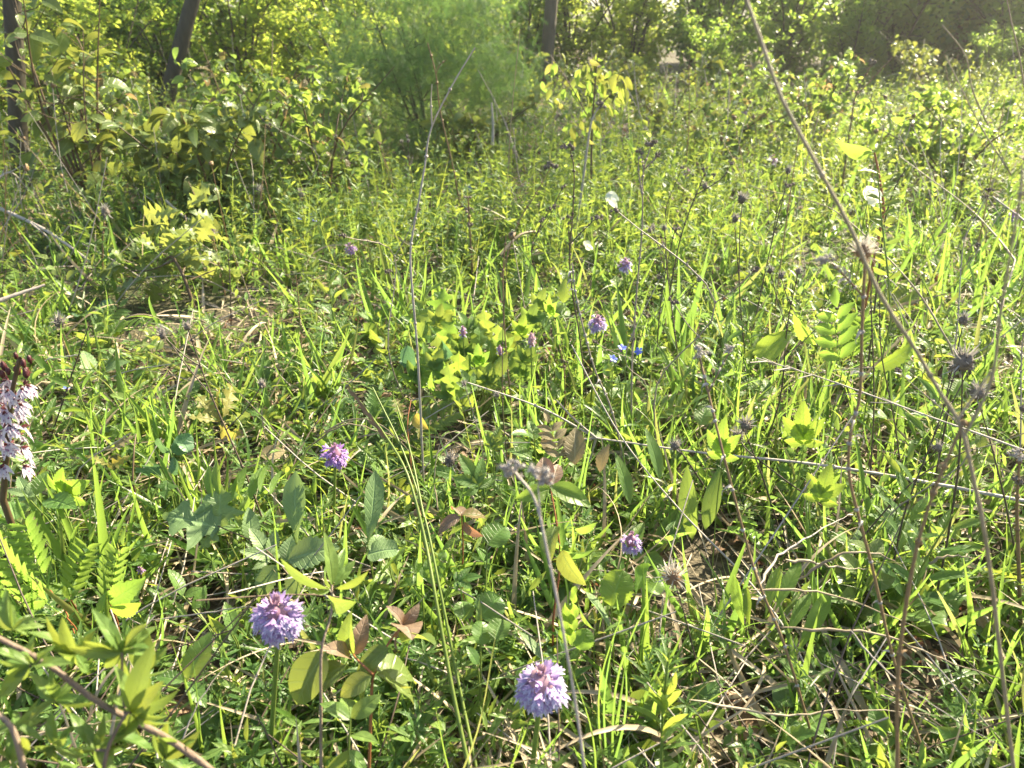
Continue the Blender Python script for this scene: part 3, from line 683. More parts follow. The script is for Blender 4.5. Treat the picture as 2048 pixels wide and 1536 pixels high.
def dry(label, paths, depth, r, mat='stalk_dark', heads=(), node=0, curl=.015, cat='dry stalk', name='dry_stalk', group=None, matn=None, ground=True, hm=('head_dark', 'head_grey'), n=30, taper=.5):
    """paths: [(pixels from the base up), ...]; the first is the main stalk. depth (base, tip). heads: (kind, pixel, radius in pixels, depth)"""
    main = path_px(paths[0], depth[0], depth[1], n=n)
    for q_ in main if not ground else (): clear(*to_px(q_), q_[1], 5)
    for kind, px, rp, dp in heads: clear(*px, dp, rp)
    base = main[0].copy(); g = float(gz(base[0], base[1]))
    if ground and base[2] > g + .004:
        d = nrm(main[0] - main[2]); d[1] *= .3; d = nrm(d); d[2] = min(d[2], -.55); base = base + d * ((base[2] - g) / -d[2]); main = np.vstack([base, main])
    r = r * 1.1 if depth[0] > .6 else r
    T = Thing(name, label, cat, base, group); rr = np.linspace(r, r * taper, len(main))
    mb = MB(); mb.tube(main, rr, 7, rng.random(), jitter=.06)
    if node: nodes(mb, main, r, node, 1, curl)
    T.part('stem', mb, [M[mat], M[matn or mat]])
    for p in paths[1:]:
        dd = depth[0] + (depth[1] - depth[0]) * .6 if len(depth) < 3 else depth[2]
        q = path_px(p, dd, dd, n=14); k = np.argmin(np.linalg.norm(main - q[0], axis=1))
        if np.linalg.norm(main[k] - q[0]) < .12: q = q + (main[k] - q[0]) * np.linspace(1, 0, 14)[:, None]
        mb = MB(); mb.tube(q, np.linspace(r * .7, r * .4, 14), 6, rng.random(), jitter=.06)
        if node: nodes(mb, q, r * .7, max(1, node // 3), 1, curl)
        T.part('branch', mb, [M[mat], M[matn or mat]])
    for kind, px, rp, dp in heads:
        c = P(*px, dp); rad = rp / FPX * np.linalg.norm(c - [0, 0, CAM_Z]); mb = MB()
        if kind == 'bristle': bristly(mb, c, rad, (0.1, 0, 1)); T.part('seed_head', mb, [M[hm[0]], M[hm[1]]])
        elif kind == 'corymb': corymb(mb, c, rad); T.part('seed_head', mb, [M[hm[0]]])
        elif kind == 'fluff': bristly(mb, c, rad, (-.1, 0, 1), n=70); T.part('seed_head', mb, [M['bract'], M['head_white']])
        elif kind == 'grey':
            for _ in range(5): corymb(mb, c + rng.standard_normal(3) * rad * .35, rad * .55)
            T.part('seed_head', mb, [M['head_grey']])
    return T
dry('tall pale forked stalk, the longest upright one, rising in front of the juniper bush', [[(848, 985), (836, 720), (823, 560), (822, 490), (838, 400), (850, 330), (862, 258), (905, 170), (950, 95)], [(862, 258), (861, 205), (864, 168)]], (.98, 1.06), .0016, 'straw_grey', node=5, curl=0)
dry('thin brown bent stalk behind the tall pale forked stalk', [[(918, 400), (905, 330), (880, 220), (872, 150), (855, 85)], [(872, 152), (880, 132), (893, 120)]], (2.5, 2.5), .0028, 'stalk_rust', node=4, curl=0)
dry('dark stalk crowned by four dry flower clusters', [[(1262, 960), (1264, 740), (1272, 600), (1284, 460), (1286, 350), (1302, 292)], [(1285, 345), (1283, 310)], [(1290, 340), (1313, 315)], [(1286, 380), (1278, 340), (1278, 312)]], (1.1, 1.15), .0015, 'stalk_pale', [('corymb', (1278, 304), 9, 1.14), ('corymb', (1296, 288), 13, 1.15), ('corymb', (1306, 283), 8, 1.15), ('corymb', (1314, 311), 9, 1.14)], node=9, curl=.008)
dry('dark stalk topped by one flat cluster, with two side heads, left of the four-headed stalk', [[(1180, 860), (1160, 680), (1140, 540), (1146, 420), (1148, 340), (1140, 300)], [(1143, 480), (1170, 455), (1193, 436)], [(1136, 500), (1136, 445)]], (1.3, 1.3), .0015, 'stalk_dark', [('corymb', (1139, 296), 13, 1.3), ('corymb', (1194, 434), 11, 1.3), ('corymb', (1135, 438), 9, 1.3)], node=8, curl=.008)
dry('slanting thin stalk with one drooping head in the middle of the meadow', [[(1000, 560), (1035, 450), (1070, 390), (1098, 340)]], (1.75, 1.75), .0016, 'stalk_rust', [('corymb', (1102, 332), 14, 1.75)], node=5, curl=.01)
dry('dark kinked stalk with curled dead leaves, crossing behind the long fallen straw', [[(1268, 1010), (1226, 830), (1190, 740), (1165, 650), (1150, 580), (1144, 525)]], (1.0, 1.05), .0015, 'stalk_pale', node=12, curl=.018, matn='head_grey')
dry('thick pale blurred stalk arching in from the top with a forked foot', [[(2030, 1560), (2005, 1350), (1975, 1100), (1945, 950), (1920, 850), (1880, 785), (1825, 690), (1760, 590), (1700, 455), (1620, 305), (1560, 190), (1525, 90), (1485, -20)], [(1920, 850), (1975, 745), (1998, 600), (2036, 395), (2044, 330)], [(1945, 800), (1981, 744)]], (.36, .47, .41), .0013, 'stalk_tan', node=3, curl=0, taper=.8)
dry('blurred brown stalk joining the forked foot of the thick pale stalk', [[(1795, 1560), (1796, 1350), (1822, 1150), (1862, 1000), (1918, 865), (1930, 840)]], (.37, .40), .0015, 'stalk_rust', node=6, curl=.012)
dry('brown stalk with curled leaf scraps carrying two fluffy grey heads', [[(1860, 1545), (1790, 1330), (1748, 1150), (1722, 1050), (1698, 950), (1702, 860), (1720, 790), (1724, 650), (1730, 525)], [(1724, 605), (1690, 560), (1662, 525)]], (.50, .55, .54), .0014, 'stalk_rust', [('fluff', (1727, 505), 26, .55), ('grey', (1655, 516), 17, .54)], node=13, curl=.016, matn='head_grey', taper=.8)
dry('brown stalk with two pale nodding heads above the bright round leaves', [[(1645, 1545), (1572, 1300), (1512, 1150), (1452, 930), (1420, 800), (1398, 710)], [(1425, 800), (1445, 745), (1461, 700)]], (.52, .68, .68), .0014, 'stalk_rust', [('grey', (1398, 703), 17, .68), ('grey', (1462, 696), 14, .68)], node=12, curl=.016, matn='head_grey', taper=.8)
dry('blurred grey stalk very close, with two fuzzy grey heads', [[(1172, 1560), (1150, 1400), (1120, 1230), (1096, 1110), (1070, 1000), (1030, 945)], [(1080, 1030), (1076, 970)]], (.34, .40, .39), .001, 'straw_grey', [('grey', (1020, 934), 27, .40), ('grey', (1076, 955), 30, .39)], taper=.8)
dry('long straight pale straw lying aslant from the blue flowers down to the corner', [[(1690, 1545), (1600, 1310), (1500, 1165), (1360, 1020), (1240, 870), (1143, 690)]], (.52, 1.02), .0013, 'straw_grey', name='dry_straw', cat='straw', taper=.7)
dry('broken umbel stem lying almost flat with short rays at its end', [[(2060, 1004), (1800, 955), (1600, 925), (1400, 905), (1192, 876)], [(1192, 876), (1140, 882), (1096, 886)], [(1192, 876), (1080, 815), (935, 765)], [(1192, 876), (1150, 840), (1112, 800)], [(1192, 876), (1180, 920), (1162, 960)]], (.86, .98, .98), .0023, 'straw_grey', ground=False, node=2, curl=0)
dry('grey grass straw with a fine branched panicle lying over green blades', [[(2060, 905), (1950, 865), (1850, 830), (1740, 790), (1640, 755), (1512, 716)]] + [[(1512 + k * 24 + 20, 722 + k * 8), (1512 + k * 24 - 12, 716 + k * 8 + (-1) ** k * 9)] for k in range(12)], (.72, .84, .81), .0011, 'straw_grey', ground=False, name='dry_straw', cat='straw')
dry('large bristly knapweed head on a dark stem, the biggest of the bristly heads', [[(1895, 1080), (1915, 950), (1922, 850), (1925, 745)]], (.72, .74), .0013, 'stalk_dark', [('bristle', (1927, 724), 30, .74)], node=2, curl=0)
dry('bristly knapweed head tilted just under the biggest bristly head', [[(2010, 1000), (1985, 900), (1958, 805)]], (.78, .8), .0011, 'stalk_dark', [('bristle', (1955, 786), 21, .8)])
dry('small bristly head above the biggest bristly head', [[(1905, 780), (1915, 700), (1925, 655)]], (.95, .97), .0012, 'stalk_dark', [('bristle', (1926, 640), 15, .97)])
dry('flat bristly head on a straight stem with a smaller head below it', [[(1495, 760), (1480, 600), (1479, 480), (1484, 410)], [(1480, 560), (1472, 470), (1470, 450)]], (1.35, 1.4), .0014, 'stalk_dark', [('bristle', (1484, 398), 15, 1.4), ('bristle', (1470, 438), 11, 1.4)])
dry('dark branched stalk with several small heads right of the four-headed stalk', [[(1330, 640), (1360, 480), (1400, 370), (1412, 345)], [(1390, 392), (1440, 360), (1462, 330)], [(1360, 480), (1330, 430), (1362, 340)], [(1400, 370), (1427, 360)]], (1.6, 1.6), .0016, 'stalk_dark', [('bristle', (1410, 372), 9, 1.6), ('corymb', (1408, 338), 7, 1.6), ('corymb', (1464, 325), 7, 1.6), ('corymb', (1364, 335), 6, 1.6), ('corymb', (1428, 350), 6, 1.6)], node=4, curl=.008)
dry('thin dark stalk ending in two black pointed heads behind the thick blurred stalk', [[(1510, 640), (1540, 500), (1565, 400), (1576, 345)], [(1552, 460), (1600, 400)], [(1545, 480), (1555, 420), (1575, 372)]], (1.5, 1.55), .0013, 'stalk_dark', [('bristle', (1576, 342), 10, 1.55), ('corymb', (1578, 370), 9, 1.5)], node=4, curl=.008)
dry('dark twiggy stalk ending in a pale tip, beside the white curled leaf', [[(1760, 520), (1770, 440), (1790, 375), (1812, 338)]], (1.4, 1.4), .0016, 'stalk_dark', node=6, curl=.01)
dry('bristly head with brown bracts among broad leaves at the foot of the nodding heads', [[(1540, 1000), (1520, 940), (1490, 865)]], (.88, .9), .0012, 'stalk_dark', [('bristle', (1490, 852), 20, .9)], node=2, curl=0)
dry('bristly head on a crooked stem left of the one with brown bracts', [[(1570, 960), (1500, 905), (1480, 880)]], (.9, .93), .0011, 'stalk_dark', [('bristle', (1476, 872), 18, .93)])
dry('white fluffy head with rusty bracts, low over the tongue-shaped leaves', [[(1450, 1500), (1400, 1350), (1372, 1240), (1352, 1172)]], (.58, .62), .0011, 'stalk_dark', [('fluff', (1346, 1154), 28, .62)], node=5, curl=.008)
dry('dark knobbly stalk crossing behind the thick pale fork', [[(1660, 1150), (1720, 1080), (1830, 960), (1935, 900)]], (.78, .8), .0012, 'stalk_dark', node=5, curl=.008)
dry('long pale straw slanting across the meadow under the white curled leaf', [[(1900, 690), (1840, 590), (1770, 510), (1700, 445), (1640, 408), (1506, 374)]], (1.3, 1.75), .0018, 'straw', name='dry_straw', cat='straw')
dry('pale straw slanting down to the yellow-green blades at the edge', [[(2030, 520), (1990, 470), (1930, 410), (1798, 312)]], (1.7, 2.1), .0022, 'straw', name='dry_straw', cat='straw')
dry('short thick pale straw at the edge beside the tiny purple orchid', [[(2070, 460), (2040, 435), (1985, 393)]], (1.8, 1.9), .003, 'straw_grey', name='dry_straw', cat='straw', ground=False)
dry('thin straw leaning left at the edge of the dark thicket', [[(1980, 260), (1945, 180), (1930, 110), (1885, 50)]], (3.3, 3.3), .0035, 'straw', name='dry_straw', cat='straw')
dry('thin straw leaning left below the dark thicket, over the sunlit clump', [[(2010, 330), (1960, 250), (1890, 50 + 60)]], (2.9, 2.9), .003, 'straw', name='dry_straw', cat='straw')
dry('fine grass straw hanging over from the top edge at the right', [[(2060, 250), (2040, 120), (2022, 40), (2010, -20)]], (1.2, 1.2), .0012, 'straw', name='dry_straw', cat='straw')
dry('reddish stalk with a fuzzy tip standing before the dark thicket', [[(1690, 330), (1700, 260), (1712, 190), (1742, 130)], [(1712, 190), (1785, 115)]], (3.0, 3.0), .0038, 'stalk_rust', [('corymb', (1744, 126), 10, 3.0)], node=6, curl=.025)
dry('curved pale seed stalk with a hooked top right of the lime-leaved sapling', [[(1166, 360), (1178, 270), (1186, 235), (1200, 212)]], (2.3, 2.3), .0035, 'straw_grey', [('corymb', (1200, 208), 12, 2.3)])
dry('bare thin stalk between the juniper bush and the lime-leaved sapling', [[(1005, 480), (1015, 360), (1022, 240), (1040, 60)]], (2.6, 2.6), .0022, 'straw', name='dry_straw', cat='straw')
dry('short upright bleached stick in front of the juniper bush', [[(985, 290), (986, 250), (983, 205)]], (3.2, 3.2), .006, 'twig_pale', name='dead_stick', cat='stick', ground=False)
for lb, p, d, m, r, hd in (
    ('dark slim stalk between the oak seedling and the purple orchid', [(462, 640), (460, 560), (456, 505)], 1.7, 'stalk_dark', .0016, ()),
    ('red-brown pair of stalks right of the oak seedling', [(606, 760), (600, 640), (592, 550)], 1.4, 'stalk_rust', .0014, ()),
    ('thin yellow straw with a bent tip, left of the red-brown stalks', [(560, 740), (520, 650), (466, 500)], 1.45, 'straw', .0013, ()),
    ('slender stalk with a rusty star head under the reddish shrubs', [(560, 480), (535, 420), (518, 385)], 2.4, 'stalk_rust', .002, [('bristle', (518, 382), 12, 2.4)]),
    ('slender stalk with a rusty star head beside the distant blue flowers', [(612, 480), (606, 420), (602, 392)], 2.4, 'stalk_rust', .002, [('bristle', (602, 388), 11, 2.4)]),
    ('grey dry head on a short stalk at the foot of the oak sapling', [(440, 540), (432, 500), (424, 468)], 1.9, 'stalk_rust', .0018, [('bristle', (424, 464), 11, 1.9)]),
    ('dry brown head above the fallen grey branch', [(205, 520), (206, 470), (210, 430)], 2.0, 'stalk_rust', .002, [('bristle', (210, 424), 14, 2.0)]),
    ('pale bristly head in the shade left of the fern-like sprigs', [(160, 760), (130, 690), (118, 650)], 1.4, 'stalk_rust', .0013, [('bristle', (118, 645), 16, 1.4)]),
    ('wiry dark stalk rising out of the lady orchid leaves', [(110, 850), (150, 730), (182, 640)], 1.1, 'stalk_dark', .0012, ()),
    ('short upright seed spike, brown, right of the blue flowers', [(1130, 800), (1128, 740), (1118, 690)], 1.25, 'stalk_rust', .0014, [('corymb', (1127, 722), 8, 1.25), ('corymb', (1124, 735), 7, 1.25)]),
    ('thin dark stalk crossing the tall pale forked stalk low down', [(1045, 1110), (1010, 880), (1005, 700), (1015, 500)], 1.0, 'stalk_dark', .0009, ()),
    ('dry weed stalk with small side heads below the umbel rays', [(985, 1020), (960, 880), (930, 770)], 1.0, 'stalk_pale', .001, [('bristle', (928, 768), 9, 1.0), ('bristle', (994, 790), 9, 1.0)]),
    ('dark bristly head over the lobed leaves at the umbel end', [(970, 1060), (935, 970), (905, 925)], .88, 'stalk_pale', .0012, [('bristle', (900, 922), 20, .88)]),
    ('short bristly brown head beside the umbel stem', [(1400, 960), (1370, 915), (1352, 895)], .92, 'stalk_dark', .0011, [('bristle', (1350, 892), 16, .92)]),
    ('tall brown seed spike right of the juniper bush foot', [(945, 560), (942, 500), (936, 395)], 2.0, 'stalk_rust', .0032, [('corymb', (937, 420), 9, 2.0), ('corymb', (941, 450), 10, 2.0), ('corymb', (938, 395), 7, 2.0)]),
    ('rusty seed spike at the edge low beside the thick pale fork', [(2036, 1090), (2034, 1010), (2040, 900)], .7, 'stalk_rust', .002, [('grey', (2040, 910), 16, .7), ('corymb', (2036, 960), 13, .7)]),
    ('thin black stem right behind the lilac-pink orchid', [(1310, 760), (1322, 600), (1345, 480), (1352, 460)], 1.4, 'stalk_dark', .0013, [('corymb', (1352, 457), 8, 1.4)]),
    ('dark dotted stalk in front of the sunlit grass by the orchid in bud', [(1030, 880), (1012, 700), (1006, 560), (1012, 470)], 1.2, 'stalk_rust', .0014, ()),
    ('dark wiry stalk left of the biggest bristly head', [(1810, 1000), (1790, 850), (1762, 700), (1760, 560)], .95, 'stalk_dark', .0011, ()),
    ('dark wiry stalk inside the bright pinnate leaves', [(1740, 960), (1748, 800), (1742, 600), (1746, 545)], .92, 'stalk_dark', .0011, ())):
    dry(lb, [p], (d, d), r, m, hd, node=5 if r < .0017 else 3, curl=.006)

# sedge stalks, bright green, with brown spikelets
Tq = Thing('sedge', 'bright green sedge culms with brown spikelets rising from the lower edge', 'sedge', P(945, 1640, .44) * [1, 1, 0])
for nm, pts, d, r in (('culm', [(943, 1560), (905, 1380), (872, 1200), (850, 1080), (815, 950), (770, 870), (708, 788)], (.47, .8), .0023), ('culm', [(958, 1560), (920, 1380), (880, 1180), (848, 1030), (805, 900), (745, 775)], (.48, .84), .002), ('culm', [(848, 1035), (820, 900), (790, 800)], (.68, .84), .0014)):
    mb = MB(); mb.tube(path_px(pts, *d), np.linspace(r, r * .5, 28), 6, rng.random()); Tq.part(nm, mb, M['stem_green'])
mb = MB()
for px in ((836, 1022), (838, 1030), (832, 1026)): mb.blob(P(*px, .69), .0028, (1, 1, 1.6), 7, rng.random()); Tq.part('spikelet', mb, M['stalk_rust']); mb = MB()
for k in range(14):
    q = P(712 + k * 4.6, 795 + k * 6.4, .79 - k * .004); d = np.array([-.5 + rng.normal() * .2, .2, .8]); mb.many(LF['lance'], (frame1(d, (0, -1, .3)) * .014)[None], q[None], None)
Tq.part('spikelet', mb, M['stalk_rust'])

# ---------------------------------------------------------------- leafy plants that stand out
def plant(name, label, cat, base_px, Yb, leaves, stems=(), lm='broad', sm='stem_green', r=.0012, petiole=True, group=None, face=.5, part='leaf', base=None, grow_=None):
    grow_ = grow_ or {'parsnip': 1.35, 'cinquefoil': 1.25, 'pinnate_herb': 1.12}.get(name, 1.0)
    """leaves: (outline, base px, tip px, depth[, tip depth[, width[, material[, face]]]])"""
    b = P(*base_px, Yb) if base is None else base; b = b.copy(); b[2] = float(gz(b[0], b[1])) - .002
    T = Thing(name, label, cat, b, group)
    mb = MB()
    for s in stems:
        pts, d0, d1 = s[:3]; rr = s[3] if len(s) > 3 else r
        q = path_px(pts, d0, d1, n=14)
        if q[0][2] > .02 and s is stems[0]: q = np.vstack([b, q])
        mb.tube(q, np.linspace(rr * 1.2, rr * .7, len(q)), 6, rng.random())
    for lf in leaves:
        kind, p0, p1, Y = lf[:4]; p1 = (p0[0] + (p1[0] - p0[0]) * grow_, p0[1] + (p1[1] - p0[1]) * grow_); Yt = lf[4] if len(lf) > 4 and lf[4] else Y; wd = lf[5] if len(lf) > 5 and lf[5] else 1; mt = lf[6] if len(lf) > 6 and lf[6] else lm
        fc = lf[7] if len(lf) > 7 else face
        lb = MB(); kind_mat[0] = mt; q = leafpx(lb, kind, p0, p1, Y, Yt, fc, wd); T.part(part, lb, M[mt])
        if petiole: mb.tube(smooth_path([b, (b * .4 + q * .6) + [0, .01, .01], q], 8), r * .7, 5, rng.random())
    if mb.n: T.part('stem', mb, M[sm])
    return T
# veined dogwood sprouts
plant('dogwood_sprout', 'dogwood sprout on a red stem with a purple top, between the two big lilac orchids', 'shrub', (735, 1600), .46, [
    ('dog', (778, 1296), (706, 1352), .5, .49, .9, 'dog_green', .7), ('dog', (770, 1339), (818, 1388), .49, .47, 1, 'dog_green', .7), ('dog', (803, 1284), (876, 1268), .52, .5, .95, 'dogwood', .5),
    ('dog', (806, 1250), (780, 1208), .53, .53, .9, 'dog_purple', .6), ('dog', (806, 1250), (842, 1208), .53, .54, .9, 'dog_purple', .5), ('dog', (806, 1252), (826, 1262), .53, .5, 1.3, 'dog_purple', .3), ('dog', (800, 1262), (786, 1300), .52, .5, .9, 'dog_purple', .6),
    ('dog', (742, 1352), (672, 1395), .47, .46, 1, 'dog_green', .6), ('dog', (745, 1350), (676, 1372), .49, .5, .9, 'dog_green', .3), ('dog', (748, 1342), (850, 1350), .5, .53, .9, 'dog_green', .3),
    ('dog', (652, 1302), (574, 1424), .5, .48, .95, 'dog_green', .6), ('dog', (692, 1330), (604, 1388), .5, .49, .9, 'dog_green', .5), ('dog', (768, 1300), (700, 1408), .51, .49, .9, 'dog_green', .7), ('dog', (752, 1350), (846, 1400), .49, .49, .85, 'dog_green', .4),
    ('dog', (706, 1310), (690, 1225), .52, .53, .9, 'dogwood', .6), ('dog', (706, 1310), (735, 1228), .52, .54, .8, 'dog_purple', .6), ('dog', (700, 1312), (650, 1290), .52, .5, .8, 'dog_purple', .5)],
    [([(737, 1560), (742, 1430), (747, 1350), (775, 1290), (806, 1250)], .46, .53, .0014), ([(747, 1350), (715, 1320), (704, 1305)], .48, .52, .001)], 'dog_green', 'stem_red', petiole=False)
plant('dogwood_sprout', 'dogwood seedling with four drooping purple-backed leaves on a red stem', 'shrub', (924, 1180), .72, [
    ('dog', (921, 1034), (870, 1064), .74, .73, 1, 'dog_purple', .7), ('dog', (925, 1030), (978, 1030), .74, .75, .9, 'dogwood', .35), ('dog', (927, 1045), (962, 1078), .74, .72, .9, 'dog_purple', .7), ('dog', (923, 1032), (905, 1006), .74, .78, .7, 'dog_purple', .6), ('dog', (922, 1080), (880, 1098), .73, .72, .8, 'dogwood', .4)],
    [([(924, 1160), (926, 1090), (923, 1030)], .72, .74, .0011)], 'dogwood', 'stem_red', petiole=False)
plant('dogwood_sprout', 'fresh lime dogwood sprout under the two fuzzy grey heads', 'shrub', (1108, 1280), .64, [
    ('dog', (1098, 978), (1032, 998), .72, .7, .9, 'dog_lime', .3), ('dog', (1100, 974), (1190, 1010), .72, .7, .8, 'dog_lime', .3), ('dog', (1098, 970), (1080, 905), .73, .77, 1, 'dog_purple', .6), ('dog', (1104, 970), (1118, 920), .73, .76, 1, 'dog_purple', .5),
    ('dog', (1112, 1052), (1092, 1118), .68, .64, 1.1, 'dog_green', .6), ('dog', (1124, 1100), (1164, 1180), .66, .63, 1.15, 'dog_green', .7), ('dog', (1126, 1095), (1085, 1035), .68, .72, 1, 'dog_lime', .7), ('dog', (1150, 1060), (1195, 1052), .7, .69, .8, 'dog_lime', .35), ('dog', (1120, 1100), (1200, 1110), .67, .68, .8, 'dog_lime', .3)],
    [([(1106, 1240), (1120, 1120), (1112, 1040), (1100, 972)], .65, .73, .0012)], 'dog_green', 'stem_red', petiole=False)
# privet
plant('privet_shoot', 'upright privet shoot with a crown of pointed leaves beside the big lilac orchid', 'shrub', (640, 1620), .42, [
    ('privet', (664, 1172), (654, 1062), .52, .54, 1, None, .6), ('privet', (661, 1178), (556, 1128), .51, .49, 1, None, .4), ('privet', (660, 1180), (600, 1180), .51, .49, 1, None, .5), ('privet', (668, 1172), (712, 1118), .52, .54, 1, None, .5), ('privet', (668, 1178), (738, 1150), .52, .51, 1, None, .4), ('privet2', (664, 1176), (640, 1130), .52, .55, .9, None, .6), ('privet', (664, 1170), (690, 1090), .53, .57, .8, None, .6),
    ('privet2', (662, 1200), (690, 1215), .51, .47, 1, None, .3)],
    [([(642, 1560), (642, 1420), (643, 1300), (662, 1230), (664, 1170)], .44, .52, .0013)], 'privet', 'twig', petiole=False)
plant('oval_leaf_herb', 'sprig of fresh oval leaves at the lower edge between privet shoot and dogwood sprout', 'herb', (690, 1640), .42, [
    ('privet2', (700, 1440), (640, 1398), .45, .46, 1.5, 'privet', .6), ('privet2', (702, 1436), (762, 1388), .45, .46, 1.5, 'privet', .6), ('privet2', (700, 1440), (690, 1380), .45, .48, 1.5, 'privet', .6), ('privet', (698, 1470), (640, 1490), .44, .43, 1.5, 'privet', .6), ('privet', (700, 1470), (755, 1480), .44, .43, 1.5, 'privet', .6), ('privet', (698, 1500), (735, 1545), .43, .42, 1.5, 'privet', .6), ('privet', (696, 1500), (650, 1550), .43, .42, 1.5, 'privet', .6), ('privet', (700, 1450), (672, 1440), .45, .44, 1.3, 'privet', .6)],
    [([(694, 1560), (698, 1490), (701, 1435)], .43, .45, .001)], petiole=False)
lv = []
for cx, cy, Y, tips in ((262, 1425, .34, [(300, 1290), (356, 1395), (292, 1455), (212, 1392), (240, 1330), (330, 1440)]), (244, 1305, .36, [(212, 1228), (310, 1246), (178, 1284), (130, 1300), (204, 1340), (268, 1250), (300, 1282)]),
                        (60, 1330, .34, [(-20, 1290), (10, 1360), (110, 1290), (60, 1270), (120, 1330), (-10, 1400)]), (190, 1500, .33, [(140, 1420), (240, 1560), (130, 1520), (170, 1440), (260, 1490)]), (225, 1470, .34, [(320, 1500), (300, 1420), (200, 1560)]), (110, 1400, .35, [(60, 1340), (160, 1350), (150, 1430), (50, 1440), (100, 1330), (180, 1400)]), (150, 1310, .37, [(120, 1240), (190, 1260), (90, 1290), (170, 1350), (60, 1250)]), (20, 1520, .32, [(70, 1470), (-30, 1490), (80, 1530), (20, 1450)]), (285, 1350, .37, [(330, 1290), (250, 1280), (345, 1340), (300, 1400), (270, 1270)]), (330, 1520, .35, [(380, 1470), (300, 1460), (370, 1530), (330, 1445)]), (110, 1490, .33, [(160, 1440), (60, 1500), (130, 1560), (100, 1420), (170, 1510)]), (25, 1260, .38, [(-20, 1220), (70, 1230), (60, 1270), (20, 1200)]), (30, 1450, .33, [(-30, 1470), (80, 1400), (90, 1480)])):
    for t in tips + [(cx + (t[0] - cx) * rng.uniform(.6, 1) + rng.uniform(-45, 45), cy + (t[1] - cy) * rng.uniform(.6, 1) + rng.uniform(-40, 40)) for t in tips]: lv.append(('privet' if rng.random() < .6 else 'privet2', (cx, cy), t, Y, Y + rng.uniform(-.008, .016), .9, None, rng.uniform(.3, .8)))
plant('privet_bush', 'blurred privet bush with crossing brown twigs filling the lower corner, very close', 'shrub', (120, 1640), .33, lv, [
    ([(430, 1545), (340, 1480), (252, 1434), (185, 1397), (90, 1325), (-20, 1268)], .35, .34, .0022), ([(200, 1600), (215, 1500), (250, 1432), (262, 1425)], .32, .34, .0012), ([(252, 1434), (245, 1370), (244, 1305)], .34, .36, .001), ([(60, 1600), (30, 1470), (-10, 1420)], .31, .32, .0018), ([(130, 1350), (90, 1330), (60, 1330)], .34, .34, .001), ([(215, 1500), (190, 1500)], .33, .33, .001)], 'privet', 'twig', petiole=False)
plant('pinnate_herb', 'yellow-green fern-like leaf on a red stalk at the edge under the lady orchid', 'herb', (150, 1290), .62, [('pinnate', (133, 1235), (-8, 1118), .64, .66, 1.0, 'dog_lime', .75), ('pinnate', (100, 1180), (40, 1060), .66, .69, .8, 'dog_lime', .75)], (), sm='stem_red')
plant('pinnate_herb', 'upright yellow-green serrated leaf cluster behind the blurred privet bush', 'herb', (215, 1270), .62, [('pinnate', (219, 1222), (226, 1110), .63, .66, .9, 'dog_lime', .8), ('serr', (219, 1205), (275, 1168), .63, .62, .9, 'lime', .6), ('serr', (219, 1215), (268, 1218), .63, .6, .9, 'lime', .5), ('serrn', (200, 1250), (205, 1190), .62, .63, 1.1, 'lime', .7)], (), sm='stem_red')
plant('pinnate_herb', 'small yellow-green serrated leaf between the two fern-like leaves', 'herb', (138, 1260), .66, [('pinnate', (138, 1205), (165, 1100), .67, .7, .8, 'dog_lime', .7), ('serr', (140, 1200), (128, 1165), .67, .68, 1, 'lime', .6), ('serr', (142, 1200), (160, 1175), .67, .68, 1, 'lime', .6)], (), sm='stem_red')
plant('cinquefoil', 'three toothed bright leaflets in front of the wide upright grass blade', 'herb', (372, 1440), .52, [('serr', (372, 1357), (411, 1284), .53, .55, 1.1, 'broad', .75), ('serr', (370, 1362), (322, 1352), .53, .53, 1.1, 'broad', .7), ('serr', (374, 1364), (406, 1402), .53, .51, 1.1, 'broad', .7)])
plant('cinquefoil', 'dark toothed leaflets left of the big lilac orchid head', 'herb', (470, 1330), .6, [('serr', (468, 1270), (455, 1215), .62, .64, 1, 'broad', .7), ('serr', (462, 1268), (420, 1240), .62, .63, 1, 'broad', .6), ('serr', (365, 1192), (345, 1145), .68, .7, 1.1, 'broad', .7), ('serr', (368, 1194), (398, 1178), .68, .69, 1.1, 'broad', .6), ('serr', (385, 1220), (408, 1180), .66, .68, 1.1, 'broad', .7)])
plant('parsnip', 'matt grey-green plant with one broad lobed leaf and scalloped leaflets', 'herb', (560, 1160), .76, [('maple', (440, 1056), (352, 1034), .78, .78, 1.1, 'sage', .9), ('maple', (440, 1054), (440, 990), .79, .81, 1.1, 'sage', .7), ('maple', (436, 1054), (408, 1088), .78, .76, .8, 'sage', .7),
    ('serr', (500, 1085), (500, 1032), .77, .79, 1.2, 'sage', .7), ('lobed3', (545, 1128), (512, 1072), .74, .76, 1.2, 'sage', .7), ('serr', (552, 1130), (522, 1178), .73, .71, 1.5, 'sage', .65), ('serr', (585, 1140), (592, 1188), .72, .7, 1.4, 'sage', .65), ('serr', (575, 1120), (650, 1098), .73, .73, 1.3, 'sage', .6), ('tongue', (595, 1090), (588, 980), .77, .81, 1.5, 'sage', .7), ('serr', (570, 1125), (580, 1085), .74, .76, 1.4, 'sage', .6)],
    [([(590, 1165), (525, 1095), (436, 1052)], .72, .78, .0011)], 'sage', 'stem_purple', petiole=False)
plant('parsnip', 'upright scalloped grey-green leaf behind the sedge culms', 'herb', (740, 1110), .72, [('tongue', (735, 1090), (750, 980), .73, .77, 1.3, 'sage', .75), ('round', (760, 1110), (752, 1080), .72, .73, 1.2, 'sage', .6), ('round', (735, 1110), (780, 1098), .71, .71, 1, 'sage', .5)])
